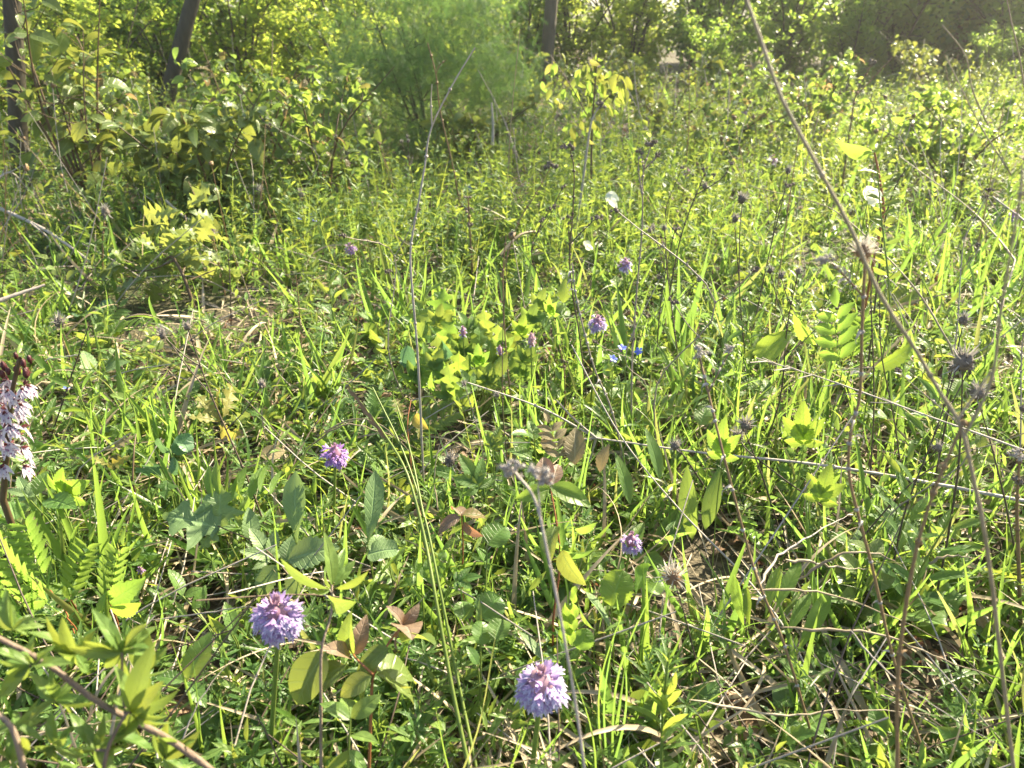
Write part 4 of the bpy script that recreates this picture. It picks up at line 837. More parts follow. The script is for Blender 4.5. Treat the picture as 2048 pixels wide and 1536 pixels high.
plant('round_leaf_herb', 'glowing round green leaf striped by a blade shadow, under the small lilac orchid', 'herb', (1240, 1290), .62, [('round', (1222, 1212), (1246, 1140), .65, .67, 1.0, 'lime', .85), ('round', (1272, 1186), (1294, 1128), .66, .69, 1.05, 'lime', .8), ('round', (1300, 1185), (1318, 1160), .66, .68, 1.0, 'lime', .7), ('tongue', (1225, 1265), (1178, 1180), .63, .66, 1.6, 'sage', .7)])
plant('pinnate_herb', 'bright leaf of round toothed leaflets right above the pale lilac orchid with the pink crown', 'herb', (1140, 1340), .56, [('pinn_round', (1136, 1310), (1134, 1218), .57, .6, 1.1, 'lime', .9), ('round', (1160, 1300), (1172, 1262), .57, .58, 1.1, 'lime', .85)])
plant('strap_leaf', 'rough dark strap-shaped leaf pointing down to the pale lilac orchid', 'herb', (1090, 1330), .56, [('strap', (1088, 1322), (1040, 1258), .56, .59, 1.6, 'sage', .8)])
for i, (lb, lvs) in enumerate((
    ('yellow-green leaf of toothed lobes by the sedge culms', [('pinn_round', (842, 1170), (880, 1120), .66, .68, 1, 'lime', .7), ('lobed3', (905, 1165), (965, 1150), .64, .64, 1, 'broad', .6)]),
    ('dark green round leaves in the shade behind the dogwood seedling', [('round', (960, 1235), (1000, 1190), .62, .64, 1.2, 'broad', .6), ('round', (930, 1240), (925, 1200), .62, .64, 1.1, 'broad', .6), ('round', (975, 1090), (1010, 1050), .72, .74, 1.3, 'broad', .6)]),
    ('dark round leaves left of the glowing toothed leaflets', [('round', (960, 1290), (965, 1240), .57, .59, 1, 'broad', .6), ('round', (990, 1280), (1005, 1235), .57, .59, 1.1, 'broad', .6), ('serr', (955, 1330), (935, 1290), .55, .56, 1.3, 'broad', .6)]))):
    plant('broad_leaf_herb', lb, 'herb', (lvs[0][1][0], lvs[0][1][1] + 60), lvs[0][3] - .02, lvs)
# tongue leaved rosettes
def rosette(label, leaves, Y, lm='broad', name='rosette', kind='tongue', group=None, face=.75, lean=.04):
    xs_ = np.mean([a[0][0] for a in leaves]); ys_ = max(a[0][1] for a in leaves) + 20
    plant(name, label, 'herb', (xs_, ys_), Y, [(kind, b, t, Y, Y + lean, 1.0, lm, face) for b, t in leaves], petiole=False, group=group)
rosette('tongue-leaved rosette, glowing, right of the white fluffy head', [((1490, 1262), (1464, 1148)), ((1530, 1240), (1556, 1128)), ((1548, 1225), (1602, 1118)), ((1592, 1310), (1662, 1180)), ((1500, 1260), (1490, 1170)), ((1532, 1390), (1556, 1296)), ((1570, 1280), (1622, 1180))], .62, 'lime')
rosette('tuft of upright lance-shaped leaves beside the deep purple orchid', [((400, 1000), (362, 935)), ((425, 995), (412, 925)), ((440, 990), (428, 915)), ((465, 1000), (492, 930)), ((500, 1000), (520, 930)), ((520, 985), (532, 925)), ((480, 990), (470, 940)), ((540, 990), (560, 940))], .8, 'lime', kind='lance')
rosette('broad green leaves standing by the umbel stem and the nodding heads', [((1385, 1080), (1370, 930)), ((1410, 1060), (1440, 930)), ((1350, 1080), (1385, 990)), ((1300, 1120), (1360, 1010)), ((1320, 960), (1295, 850)), ((1260, 1010), (1235, 900))], .85, 'broad', kind='lance')
for lb, b, t, Y, k, m in (
    ('bright lobed leaf below the bright fern-like spire', (1608, 898), (1606, 800), .86, 'lobed3', 'lime'), ('big bright lobed leaf left of the forked foot', (1636, 1012), (1662, 925), .76, 'lobed3', 'lime'),
    ('lobed leaf with a scalloped tip below the nodding heads', (1445, 925), (1448, 830), .82, 'lobed3', 'lime'), ('wide toothed leaf right of the fern-like spire', (1750, 735), (1838, 690), 1.02, 'serr', 'lime'),
    ('serrated leaf left of the fern-like spire', (1632, 690), (1582, 632), 1.1, 'serr', 'lime'), ('yellow folded leaf lying on the clover left of the fern-like spire', (1505, 706), (1590, 668), 1.05, 'ovate', 'dog_lime'),
    ('round leaf in shade under the nodding heads', (1400, 850), (1415, 812), .92, 'round', 'broad'), ('toothed round leaf beside the biggest bristly head', (1905, 790), (1920, 755), .9, 'round', 'lime'),
    ('green lobed leaf in front of the umbel rays', (962, 985), (920, 905), .83, 'lobed3', 'broad'), ('fresh toothed leaf at the end of the umbel rays', (985, 900), (1000, 850), .9, 'lobed3', 'broad'),
    ('green lobed leaf at the edge above the tiny purple orchid', (2000, 600), (2044, 560), 1.3, 'oak', 'lime'),
    ('dark toothed leaf low in the shade of the small lilac orchid', (1190, 1260), (1150, 1210), .62, 'serr', 'broad'),
    ('pale green oval leaf lying in shade left of the lance-shaped leaves', (520, 912), (575, 900), .95, 'ovate', 'hairy')):
    plant('leafy_herb', lb, 'herb', (b[0] + 6, b[1] + 60), Y - .02, [(k, b, t, Y, Y + .02, 1.0, m, .75)])
plant('pinnate_herb', 'bright fern-like spire of toothed leaflets in the sunny grass', 'herb', (1690, 790), .98, [('pinn_lobed', (1684, 745), (1664, 622), 1.0, 1.08, .9, 'lime', .85), ('pinnate', (1700, 740), (1720, 640), 1.0, 1.06, .8, 'lime', .8)])
lv = []
for (x, y) in ((880, 700), (915, 655), (858, 640), (870, 610), (1000, 690), (950, 720), (905, 735), (850, 730), (985, 740), (940, 680), (1020, 660), (890, 760), (930, 770), (970, 650), (1040, 715), (1085, 620), (1105, 590)):
    Y = 1.3 - (y - 700) * .0016; lv += [(('maple', 'lobed3', 'lobed3', 'serr')[rng.integers(0, 4)], (x + u + rng.uniform(-12, 12), y + 24 + v), (x + u + rng.uniform(-24, 24), y - 26 + v), Y - .06, Y - .05, 1.2, ('broad', 'lime', 'broad', 'broad', 'broad')[rng.integers(0, 5)], .8) for u, v in ((-22, 10), (14, -8), (4, 22))]
plant('lobed_leaf_clump', 'clump of broad flat lobed leaves in front of the sunlit grass', 'herb', (940, 800), 1.22, lv)
plant('leafy_herb', 'grey-green drooping leaves leaning on the tall pale forked stalk', 'herb', (820, 760), 1.2, [('ovate', (800, 720), (838, 740), 1.22, 1.2, 1.1, 'glauc', .6), ('ovate', (815, 690), (825, 750), 1.22, 1.2, 1, 'glauc', .6), ('ovate', (885, 685), (898, 712), 1.25, 1.2, 1.3, 'glauc', .6)])
plant('columbine', 'bluish-green rounded leaflets left of the lance-shaped leaves', 'herb', (330, 960), .88, [('round', (340, 905), (310, 880), .9, .9, 1, 'glauc', .6), ('round', (345, 905), (385, 870), .9, .92, 1, 'glauc', .6), ('round', (345, 915), (352, 948), .9, .88, 1, 'glauc', .6), ('round', (360, 880), (378, 900), .92, .9, 1, 'glauc', .6), ('maple', (320, 930), (270, 950), .88, .88, 1, 'glauc', .6), ('maple', (335, 960), (330, 1000), .85, .83, 1.2, 'broad', .6)])
plant('hairy_herb', 'dull olive-brown hairy leaf of toothed lobes under the umbel end', 'herb', (1140, 950), .86, [('pinn_lobed', (1125, 930), (1100, 840), .88, .93, .9, 'hairy', .85), ('serr', (1150, 930), (1150, 850), .88, .92, 1.2, 'hairy', .8), ('serr', (1200, 945), (1215, 885), .86, .88, 1.1, 'hairy', .8), ('serr', (1100, 905), (1085, 870), .9, .92, 1.2, 'hairy', .8)])
plant('leafy_herb', 'bright toothed leaves under the lady orchid flower stem', 'herb', (120, 1020), .76, [('lobed3', (110, 985), (176, 965), .78, .77, 1.2, 'lime', .6), ('lobed3', (60, 1000), (35, 950), .78, .8, 1.1, 'sage', .7), ('serr', (70, 990), (95, 940), .78, .8, 1.3, 'broad', .7), ('serr', (90, 1000), (150, 1010), .76, .74, 1.2, 'broad', .6), ('round', (30, 1040), (20, 1000), .74, .76, 1.1, 'broad', .6)])
# oaks
lv = []
for cx, cy, n_, Y in ((330, 510, 13, 1.85), (255, 530, 9, 1.85), (395, 490, 12, 1.88), (350, 450, 9, 1.93), (440, 530, 8, 1.85), (300, 560, 6, 1.8), (370, 420, 7, 1.98), (470, 480, 5, 1.95)):
    for _ in range(n_):
        a = rng.uniform(0, 6.28); l = rng.uniform(60, 95)
        lv.append((('oak', 'oak', 'oak2')[rng.integers(0, 3)], (cx + 8 * math.cos(a), cy - 5 * math.sin(a)), (cx + l * math.cos(a), cy - .55 * l * math.sin(a)), Y, Y - .03 * math.sin(a) + rng.uniform(-.02, .05), 1.3, 'oak', rng.uniform(.35, .75)))
plant('oak_sapling', 'leafy oak sapling with pale lobed leaves and a dark crooked stem', 'sapling', (390, 640), 1.75, lv, [([(395, 640), (370, 560), (345, 515), (330, 520)], 1.78, 1.85, .004), ([(365, 545), (380, 500), (370, 430)], 1.85, 1.98, .0025), ([(350, 520), (300, 540), (255, 542)], 1.82, 1.85, .002), ([(380, 560), (430, 540)], 1.8, 1.85, .002)], 'oak', 'stem_purple', petiole=False)
plant('oak_seedling', 'yellowish oak seedling in the middle of the shady grass', 'sapling', (445, 870), 1.05, [('oak', (440, 845), (395, 788), 1.1, 1.13, 1.1, 'oak_yellow', .7), ('oak', (442, 842), (470, 765), 1.1, 1.16, 1.2, 'oak_yellow', .8), ('oak', (440, 845), (380, 830), 1.1, 1.08, 1.1, 'oak_yellow', .6), ('oak', (445, 846), (500, 830), 1.1, 1.1, 1.1, 'oak', .6), ('oak2', (440, 850), (460, 880), 1.1, 1.04, 1, 'oak_yellow', .6), ('oak', (442, 842), (430, 775), 1.1, 1.16, 1.1, 'oak_yellow', .8)], [([(446, 900), (443, 845)], 1.06, 1.1, .0015)], 'oak_yellow', 'stem_purple', petiole=False)
plant('oak_seedling', 'pale olive oak leaf pair drooping over the bluish leaflets', 'sapling', (255, 950), .92, [('oak', (272, 870), (228, 892), .95, .93, 1.2, 'hairy', .6), ('oak', (262, 910), (215, 935), .92, .9, 1.2, 'oak_yellow', .6), ('oak', (170, 912), (215, 925), .93, .92, 1.1, 'oak_yellow', .6)], [([(265, 960), (268, 900), (272, 868)], .9, .95, .0012)], 'oak', 'stem_purple', petiole=False)
plant('oak_seedling', 'two yellow lobed leaves beside the tall pale forked stalk foot', 'sapling', (820, 920), .98, [('oak', (806, 840), (790, 795), 1.02, 1.05, 1.1, 'oak_yellow', .7), ('dog', (828, 832), (852, 858), 1.02, .99, 1, 'oak_yellow', .6), ('oak', (836, 880), (842, 845), 1.0, 1.02, 1.2, 'oak_yellow', .7)], [([(822, 930), (815, 850), (822, 800)], .97, 1.04, .001)], 'oak_yellow', 'stem_red', petiole=False)
# lime sapling before the wood
lv = []
for cx, cy, n_ in ((1195, 130, 14), (1170, 145, 12), (1215, 150, 13), (1235, 165, 10), (1140, 165, 9), (1190, 180, 12), (1110, 200, 8), (1215, 210, 10), (1180, 230, 9), (1160, 260, 7), (1205, 250, 7), (1120, 120, 4), (1100, 165, 3)):
    for _ in range(n_):
        a = rng.uniform(0, 6.28); l = rng.uniform(14, 30); x0, y0 = cx + rng.uniform(-18, 18), cy + rng.uniform(-18, 18)
        lv.append(('dog', (x0, y0), (x0 + .8 * l * math.cos(a), y0 + l * (.25 + abs(math.sin(a)))), 2.65 + rng.uniform(-.12, .12), None, .85, 'dog_lime' if rng.random() < .3 else 'dog_green', rng.uniform(.2, .8)))
plant('lime_sapling', 'young sapling with drooping lime-green leaves in front of the grey middle trunk', 'sapling', (1180, 400), 2.55, lv, [([(1182, 370), (1184, 260), (1190, 170), (1195, 110)], 2.6, 2.65, .0035), ([(1185, 250), (1140, 170), (1100, 110)], 2.62, 2.65, .002), ([(1186, 220), (1220, 190), (1238, 150)], 2.62, 2.65, .002)], 'dog_lime', 'stem_purple', petiole=False)
plant('red_stem_sapling', 'slim red-stemmed shoot with one long yellow-green leaf held sideways', 'sapling', (1765, 460), 1.55, [('dog', (1744, 308), (1672, 290), 1.58, 1.58, .75, 'dog_lime', .45), ('dog', (1752, 310), (1758, 282), 1.58, 1.6, .9, 'dog_lime', .7), ('dog', (1750, 300), (1750, 258), 1.58, 1.62, .6, 'dog_lime', .7)], [([(1768, 420), (1758, 350), (1749, 305)], 1.56, 1.58, .0026)], 'dog_lime', 'stem_red', petiole=False)
lv = []
for k in range(24):
    t = k / 24; x = 1775 - 20 * t + (k % 2) * 6; y = 560 - 220 * t; s = (-1) ** k; lv.append(('leaflet', (x, y), (x + s * rng.uniform(22, 44), y - rng.uniform(4, 26)), 1.22 + .03 * t, None, .8, 'privet', .6))
plant('glossy_sprig', 'sprig with small glossy oval leaves in front of the white curled leaf', 'shrub', (1780, 650), 1.16, lv, [([(1782, 640), (1775, 540), (1762, 430), (1755, 340)], 1.18, 1.25, .0014)], 'privet', 'stem_green', petiole=False)
for lb, q in (('white curled leaf, its shine painted in, on the shaded shoot under the red stem', [((1732, 372), (1760, 412)), ((1758, 378), (1740, 408)), ((1742, 375), (1748, 414))]), ('white leaf, its sun glint painted in, left of the lilac-pink orchid', [((1212, 388), (1240, 398)), ((1218, 400), (1238, 418)), ((1222, 385), (1212, 402))]), ('small white leaf with a painted glint, below the other painted glint, by the two dark stalks', [((1168, 482), (1184, 498)), ((1172, 500), (1186, 488))])):
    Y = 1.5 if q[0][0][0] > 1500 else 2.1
    lb_ = [('ovate2', a, b, Y, Y - .02, 1.3, 'painted_glint_leaf', .6) for a, b in q]
    plant('painted_glint_plant', lb, 'herb', (q[0][0][0], q[0][0][1] + 90), Y - .02, lb_)  # the white shine of these leaves is painted, not reflected
# whorled narrow-leaved plant in the dark corner
lv = []
for k in range(26):
    a = rng.uniform(0, 6.28); t = k / 26; x0, y0 = 1322 + 14 * t, 1500 - 190 * t; l = rng.uniform(45, 85) * (1.1 - .4 * t)
    lv.append(('strap', (x0, y0), (x0 + l * math.cos(a), y0 - 18 - l * .55 * abs(math.sin(a))), .47 + .03 * t, .47 + .03 * t + .02 * math.sin(a), .9, 'broad', .4))
plant('narrow_leaf_herb', 'dark upright herb with whorls of narrow pointed leaves at the lower edge', 'herb', (1322, 1560), .46, lv, [([(1322, 1545), (1326, 1420), (1338, 1300)], .465, .5, .0014)], 'broad', petiole=False)

# dogwood thicket at the left: six shrubs with opposite drooping leaves
def dogshrub(label, base, h, spread, n, lm, size=.055):
    T = Thing('dogwood_shrub', label, 'shrub', base, 'reddish dogwood shrubs'); b = np.asarray(base)
    st, pts = grow(b, h, spread, 7, n, r0=.006, low=.12, jit=.06, twigs=9)
    mb = MB()
    for p, r in st: mb.tube(p, r, 5, rng.random())
    T.part('stem', mb, M['stem_purple'])
    mb = MB(); cloud(mb, pts, size, up=.8, droop=-.35, protos=[leaf(.55, ovate, 6, 3, be, f, seed=s_) for s_, (be, f) in enumerate(((.8, .35), (.5, .3), (1.2, .3)))]); T.part('foliage', mb, M[lm])
for lb, (px, Y), h, s, n, lm in (
    ('broad-leaved dogwood shrub close to the dark lone trunk', (170, 2.5), .72, .2, 130, 'dog_green'), ('bushy dogwood shrub in front of the leaning trunk with small reddish leaves', (350, 3.0), .44, .45, 300, 'dogwood'),
    ('reddish dogwood shrub to the left of the leaning trunk', (195, 3.3), .56, .3, 240, 'dogwood'), ('dogwood shrub with orange-tinted tips between the leaning trunk and juniper', (520, 3.0), .6, .45, 380, 'dogwood'),
    ('spreading dogwood shrub beside the juniper bush with yellowing leaves', (640, 2.7), .5, .42, 330, 'dogwood'), ('low dogwood shrub under the leaning trunk mixed with dead twigs', (420, 2.6), .46, .42, 320, 'dog_green'),
    ('yellow-leaved dogwood shrub glowing in the sunlit clump by the edge', (1930, 3.2), .42, .5, 330, 'dog_lime'), ('low dogwood with golden leaves behind the thick blurred stalk', (1640, 3.9), .45, .5, 300, 'dogwood'), ('low golden dogwood in front of the dark thicket', (1520, 4.6), .5, .6, 330, 'dogwood'), ('low green dogwood right of the lime-leaved sapling', (1330, 4.2), .4, .5, 260, 'dog_green'), ('low green dogwood in front of the juniper bush', (930, 3.6), .34, .4, 220, 'dog_green'), ('small golden dogwood between the red fuzzy-tipped stalk and the sunlit clump', (1790, 3.7), .36, .4, 240, 'dog_lime'), ('dark green dogwood far back under the thicket near the edge', (1850, 5.4), .5, .6, 300, 'dog_green'), ('far green dogwood beside the grey middle trunk', (1180, 5.4), .42, .6, 300, 'dog_green'), ('reddish low dogwood just behind the flat-topped dark stalk', (1430, 3.5), .3, .4, 220, 'dogwood')):
    q = P(px, 300, Y); dogshrub(lb, gp(q[0], Y), h, s, int(n * 2.3), lm, .054 if Y < 2.65 else .037)
# juniper
q = P(850, 150, 3.9); T = Thing('juniper_bush', 'soft dark green juniper bush standing behind the tall pale forked stalk', 'juniper', gp(q[0], 3.9))
st, pts = grow(T.base, .75, .3, 5, 300, r0=.007, low=.05, jit=.05, twigs=14)
mb = MB()
for p, r in st: mb.tube(p, r, 4, rng.random())
T.part('stem', mb, M['bark'])
nd = leaf(.22, blade, 1, 2, 0, 0)
spray = merge([(nd, rz(sg * .8, .28, .25 * (-1) ** k), (0, k / 9, 0)) for k in range(9) for sg in (1, -1)] + [(leaf(.03, blade, 1, 2, 0, 0), rz(0), (0, 0, 0))])
k = 84; c = rng.standard_normal((k, 3)); c = nrm(c) * (rng.random((k, 1)) ** .4) * [.5, .36, .45] + [0, 0, .4]; c[:, 2] = np.abs(c[:, 2]); c[:, :2] *= (1.25 - .55 * c[:, 2:]).clip(.3, 1.2)
pts = np.repeat(c, 130, 0) + rng.standard_normal((k * 130, 3)) * [.085, .085, .04] + T.base
mb = MB(); d = rand_dir(len(pts), .5); F = frames(d, rand_dir(len(pts))) * rng.uniform(.035, .07, len(pts))[:, None, None]; mb.many(spray, F, pts); T.part('foliage', mb, M['juniper'])

# dead wood and fallen leaves
def stick(label, paths, d, r, mat='twig_pale', name='dead_branch', cat='branch'):
    main = path_px(paths[0], *d, n=20); T = Thing(name, label, cat, main[0]); mb = MB(); mb.tube(main, np.linspace(r, r * .5, 20), 7, rng.random(), jitter=.08)
    T.part('limb', mb, M[mat])
    for p in paths[1:]:
        mb = MB(); q = path_px(p, (d[0] + d[1]) / 2, (d[0] + d[1]) / 2, n=8); mb.tube(q, np.linspace(r * .5, r * .2, 8), 5, rng.random(), jitter=.08); T.part('twig', mb, M[mat])
stick('long grey fallen branch under the dogwood shrubs', [[(-20, 408), (90, 460), (190, 530)], [(60, 445), (100, 480), (90, 500)], [(120, 475), (140, 450)]], (2.35, 2.0), .006)
stick('bare blue-grey stick poking in from the edge above the lady orchid', [[(-30, 612), (30, 590), (90, 570)]], (.95, 1.0), .0035, 'straw_grey')
stick('bleached branching twig in front of the dark lone trunk', [[(-20, 370), (20, 345), (55, 378)], [(20, 345), (45, 330)], [(30, 355), (40, 385)], [(0, 358), (12, 330)]], (2.3, 2.4), .004)
stick('pale dead twig lying flat across the grass left of the orchid in bud', [[(330, 400), (380, 440), (410, 430)], [(380, 440), (395, 460)]], (2.3, 2.3), .004)
stick('pair of white crossed dead grass stems in the middle meadow', [[(1000, 510), (1040, 470), (1080, 462)], [(1005, 500), (1060, 490)]], (1.9, 2.0), .005, 'straw')
def fallen(label, px, size, kind='dead', yaw=0.0, m='dead', lift=.012, tilt=.3):
    clear(*px, G(*px)[1], 38); g = G(*px) + [0, 0, lift]; mb = MB(); d = np.array([math.cos(yaw), math.sin(yaw), tilt])
    mb.many(LF[kind], (frame1(d, (.1, -.5, 1)) * size)[None], (g - d * size / 2)[None], None)
    o = mb.build('fallen_leaf', M[m], None, g); o.location = g; props(o, label, 'dead leaf', 'fallen leaves on the ground')
for lb, px, s, k, a in (
    ('brown fallen oak leaf at the foot of the pale lilac orchid', (1015, 1503), .055, 'dead', 1.2), ('brown fallen leaf lying right of the foot of the pale lilac orchid', (1125, 1492), .07, 'dead', .2), ('rusty fallen leaf between sedge culms and pale lilac orchid', (985, 1440), .06, 'dead2', 2.4),
    ('crumpled fallen leaf left of the sedge foot', (900, 1500), .055, 'dead', 3.0), ('tan fallen leaf curled under the sedge', (960, 1425), .045, 'dead2', .9), ('pale fallen leaf, weathered white, right under the brown stalks', (1905, 1320), .085, 'dead', .1), ('brown rolled fallen leaf standing on edge right of the brown stalks', (1945, 1240), .06, 'dead2', 1.5),
    ('flat tan fallen leaf close to the weathered white one', (1820, 1290), .06, 'dead', 2.6), ('grey-brown fallen leaf in the shade below the matt lobed leaf', (340, 1105), .06, 'dead', .4), ('dark fallen leaf behind the toothed leaflets', (385, 1150), .05, 'dead2', 2.1), ('brown fallen leaf under the fern-like leaves', (330, 1290), .04, 'dead2', .8),
    ('orange-brown fallen leaf near the fork foot', (1700, 960), .05, 'dead2', 1.0), ('brown fallen leaf by the broad leaves at the umbel', (1480, 1090), .05, 'dead', .3), ('tan fallen leaf in the corner under the privet twigs', (60, 1500), .07, 'dead', .5), ('brown fallen leaf right of the privet bush', (310, 1500), .06, 'dead2', 2.0), ('small rusty fallen leaf under the small lilac orchid', (1330, 1130), .04, 'dead', 2.2),
    ('leathery fallen leaf at the right end of the curly straw', (1700, 1450), .06, 'dead', .7), ('curled dark fallen leaf below the tongue leaves', (1430, 1400), .05, 'dead2', 1.8)):
    fallen(lb, px, s, k, a)

# ---------------------------------------------------------------- grass tufts and straws that stand out
def tuft_px(label, blades, Y, m='grass', lean=.0, width=1.0):
    b = P(np.mean([x[0][0] for x in blades]), max(x[0][1] for x in blades) + 15, Y); b[2] = float(gz(b[0], b[1]))
    T = Thing('grass_tuft', label, 'grass', b, 'tufts of bright grass')
    for bl_ in blades:
        for k_ in (.35, .6, .9): clear(bl_[0][0] + (bl_[1][0] - bl_[0][0]) * k_, bl_[0][1] + (bl_[1][1] - bl_[0][1]) * k_, Y, 6)
        p, q = P(*bl_[0], Y), P(*bl_[1], Y + lean); w_ = (bl_[2] if len(bl_) > 2 else 7) / FPX * Y * width; bend = bl_[3] if len(bl_) > 3 else .12
        d = q - p; L = np.linalg.norm(d); sd = nrm(np.cross(d, toward(p))) * bend * L * rng.choice([-1, 1])
        if p[2] > .02: p = np.array([p[0] - d[0] * .15, p[1], float(gz(p[0], p[1]))])
        pts = smooth_path([p, (p + q) / 2 + sd * .6 + [0, .01, .0], q], 12); tg = nrm(np.gradient(pts, axis=0)); tw = rng.uniform(-.6, .6)
        n = nrm(toward(p) * .7 - np.array(SUN) * .5 + [tw, 0, 0]); sx = nrm(np.cross(tg, n)); hw = w_ / 2 * blade(np.linspace(0, 1, 12))
        V = np.stack([pts - sx * hw[:, None], pts - np.cross(sx, tg) * hw[:, None] * .5, pts + sx * hw[:, None]], 1).reshape(-1, 3)
        i = np.arange(11)[:, None] * 3; j = np.arange(2)[None]; Q = np.stack([i + j, i + j + 1, i + j + 4, i + j + 3], -1).reshape(-1, 4)
        mb = MB(); mb.add(V, Q, np.stack(np.broadcast_arrays(np.array([-1, 0, 1.])[None], np.linspace(0, 1, 12)[:, None]), -1).reshape(-1, 2), rng.random() * .7); T.part('blade', mb, M[m])
tuft_px('wide upright yellow-green blades beside the three toothed leaflets', [((380, 1430), (343, 1281), 14, .03), ((370, 1430), (385, 1310), 8, .05)], .5)
tuft_px('long bright blades crossing at the lower edge by the pale lilac orchid', [((955, 1560), (1075, 1400), 10), ((1045, 1560), (1150, 1432), 15), ((1190, 1560), (1140, 1325), 7), ((870, 1560), (992, 1265), 8), ((1030, 1560), (1048, 1440), 6), ((930, 1545), (870, 1410), 8)], .46)
tuft_px('upright shaded blades right of the pale lilac orchid', [((1212, 1545), (1248, 1270), 9), ((1220, 1540), (1262, 1180), 7), ((1240, 1500), (1330, 1130), 8), ((1235, 1420), (1236, 1230), 8)], .5)
tuft_px('sunlit blades behind the broad lobed clump', [((900, 650), (905, 575), 10), ((870, 640), (878, 560), 9), ((888, 640), (862, 590), 8), ((925, 640), (945, 560), 8), ((940, 640), (938, 570), 8), ((910, 640), (890, 580), 8)], 1.55)
tuft_px('tall sunlit blades by the orchid still in bud', [((1062, 850), (1078, 700), 7), ((1080, 850), (1090, 730), 7), ((1070, 840), (1058, 740), 8), ((1105, 860), (1125, 790), 8), ((1120, 900), (1090, 760), 9), ((1060, 860), (1040, 740), 7)], 1.08)
tuft_px('broad bright blade leaning left with two slimmer ones at the umbel rays', [((992, 880), (940, 755), 13, .05), ((1000, 890), (985, 790), 8), ((1010, 900), (1022, 800), 7)], 1.0)
tuft_px('yellow-green blades beside the grey thistle stems near the edge', [((1892, 560), (1897, 450), 12, .04), ((1985, 500), (2030, 395), 12, .04), ((1870, 600), (1890, 540), 8), ((1850, 610), (1842, 560), 9)], 1.7)
tuft_px('arched yellow blade between the nodding heads and the fern-like spire', [((1518, 800), (1486, 706), 9, .2), ((1530, 820), (1560, 740), 9)], 1.05)
tuft_px('wide glowing blades in the grass below the umbel stem', [((1240, 1030), (1235, 930), 11, .05), ((1175, 1010), (1185, 880), 9, .1), ((1262, 1050), (1290, 960), 10), ((1380, 1110), (1360, 1000), 12), ((1150, 870), (1190, 790), 9)], .9)
tuft_px('slim yellow-green blades right of the forked foot', [((1965, 1030), (1985, 880), 9, .05), ((1950, 1060), (1940, 960), 8), ((1990, 1080), (2020, 980), 9), ((1880, 1080), (1850, 980), 9), ((2010, 1090), (2040, 1010), 8)], .85)
tuft_px('green blades round the weathered fallen leaf', [((1960, 1330), (1905, 1230), 8), ((1972, 1330), (1985, 1220), 9), ((1965, 1330), (1940, 1225), 8), ((1978, 1335), (2010, 1250), 9), ((1955, 1330), (1930, 1270), 8)], .63)
tuft_px('thin arching blades in front of the fern-like leaves', [((60, 1330), (0, 1165), 6, .1), ((250, 1330), (330, 1190), 8, .1), ((310, 1250), (500, 1205), 7, .25), ((500, 1400), (560, 1300), 6)], .62)
tuft_px('curving blades behind the matt grey-green plant', [((455, 1150), (420, 1075), 8, .1), ((480, 1150), (452, 1070), 7, .1), ((470, 1160), (490, 1080), 7), ((540, 1080), (545, 1000), 8)], .72)
tuft_px('soft green blades at the foot of the tall pale forked stalk', [((700, 1010), (712, 930), 9), ((715, 1010), (735, 900), 8), ((690, 1000), (680, 930), 8), ((760, 960), (770, 880), 8), ((730, 1000), (760, 930), 9)], .9)
tuft_px('grass blades in shade in front of the deep purple orchid', [((590, 1060), (600, 960), 7), ((610, 1050), (640, 950), 8), ((620, 1040), (618, 960), 7), ((660, 1050), (700, 970), 8)], .8)
tuft_px('fresh grass blades left of the yellowish oak seedling', [((160, 870), (150, 780), 10), ((175, 880), (180, 790), 9), ((185, 880), (215, 800), 9), ((290, 850), (290, 770), 8), ((190, 860), (250, 750), 10)], 1.05)
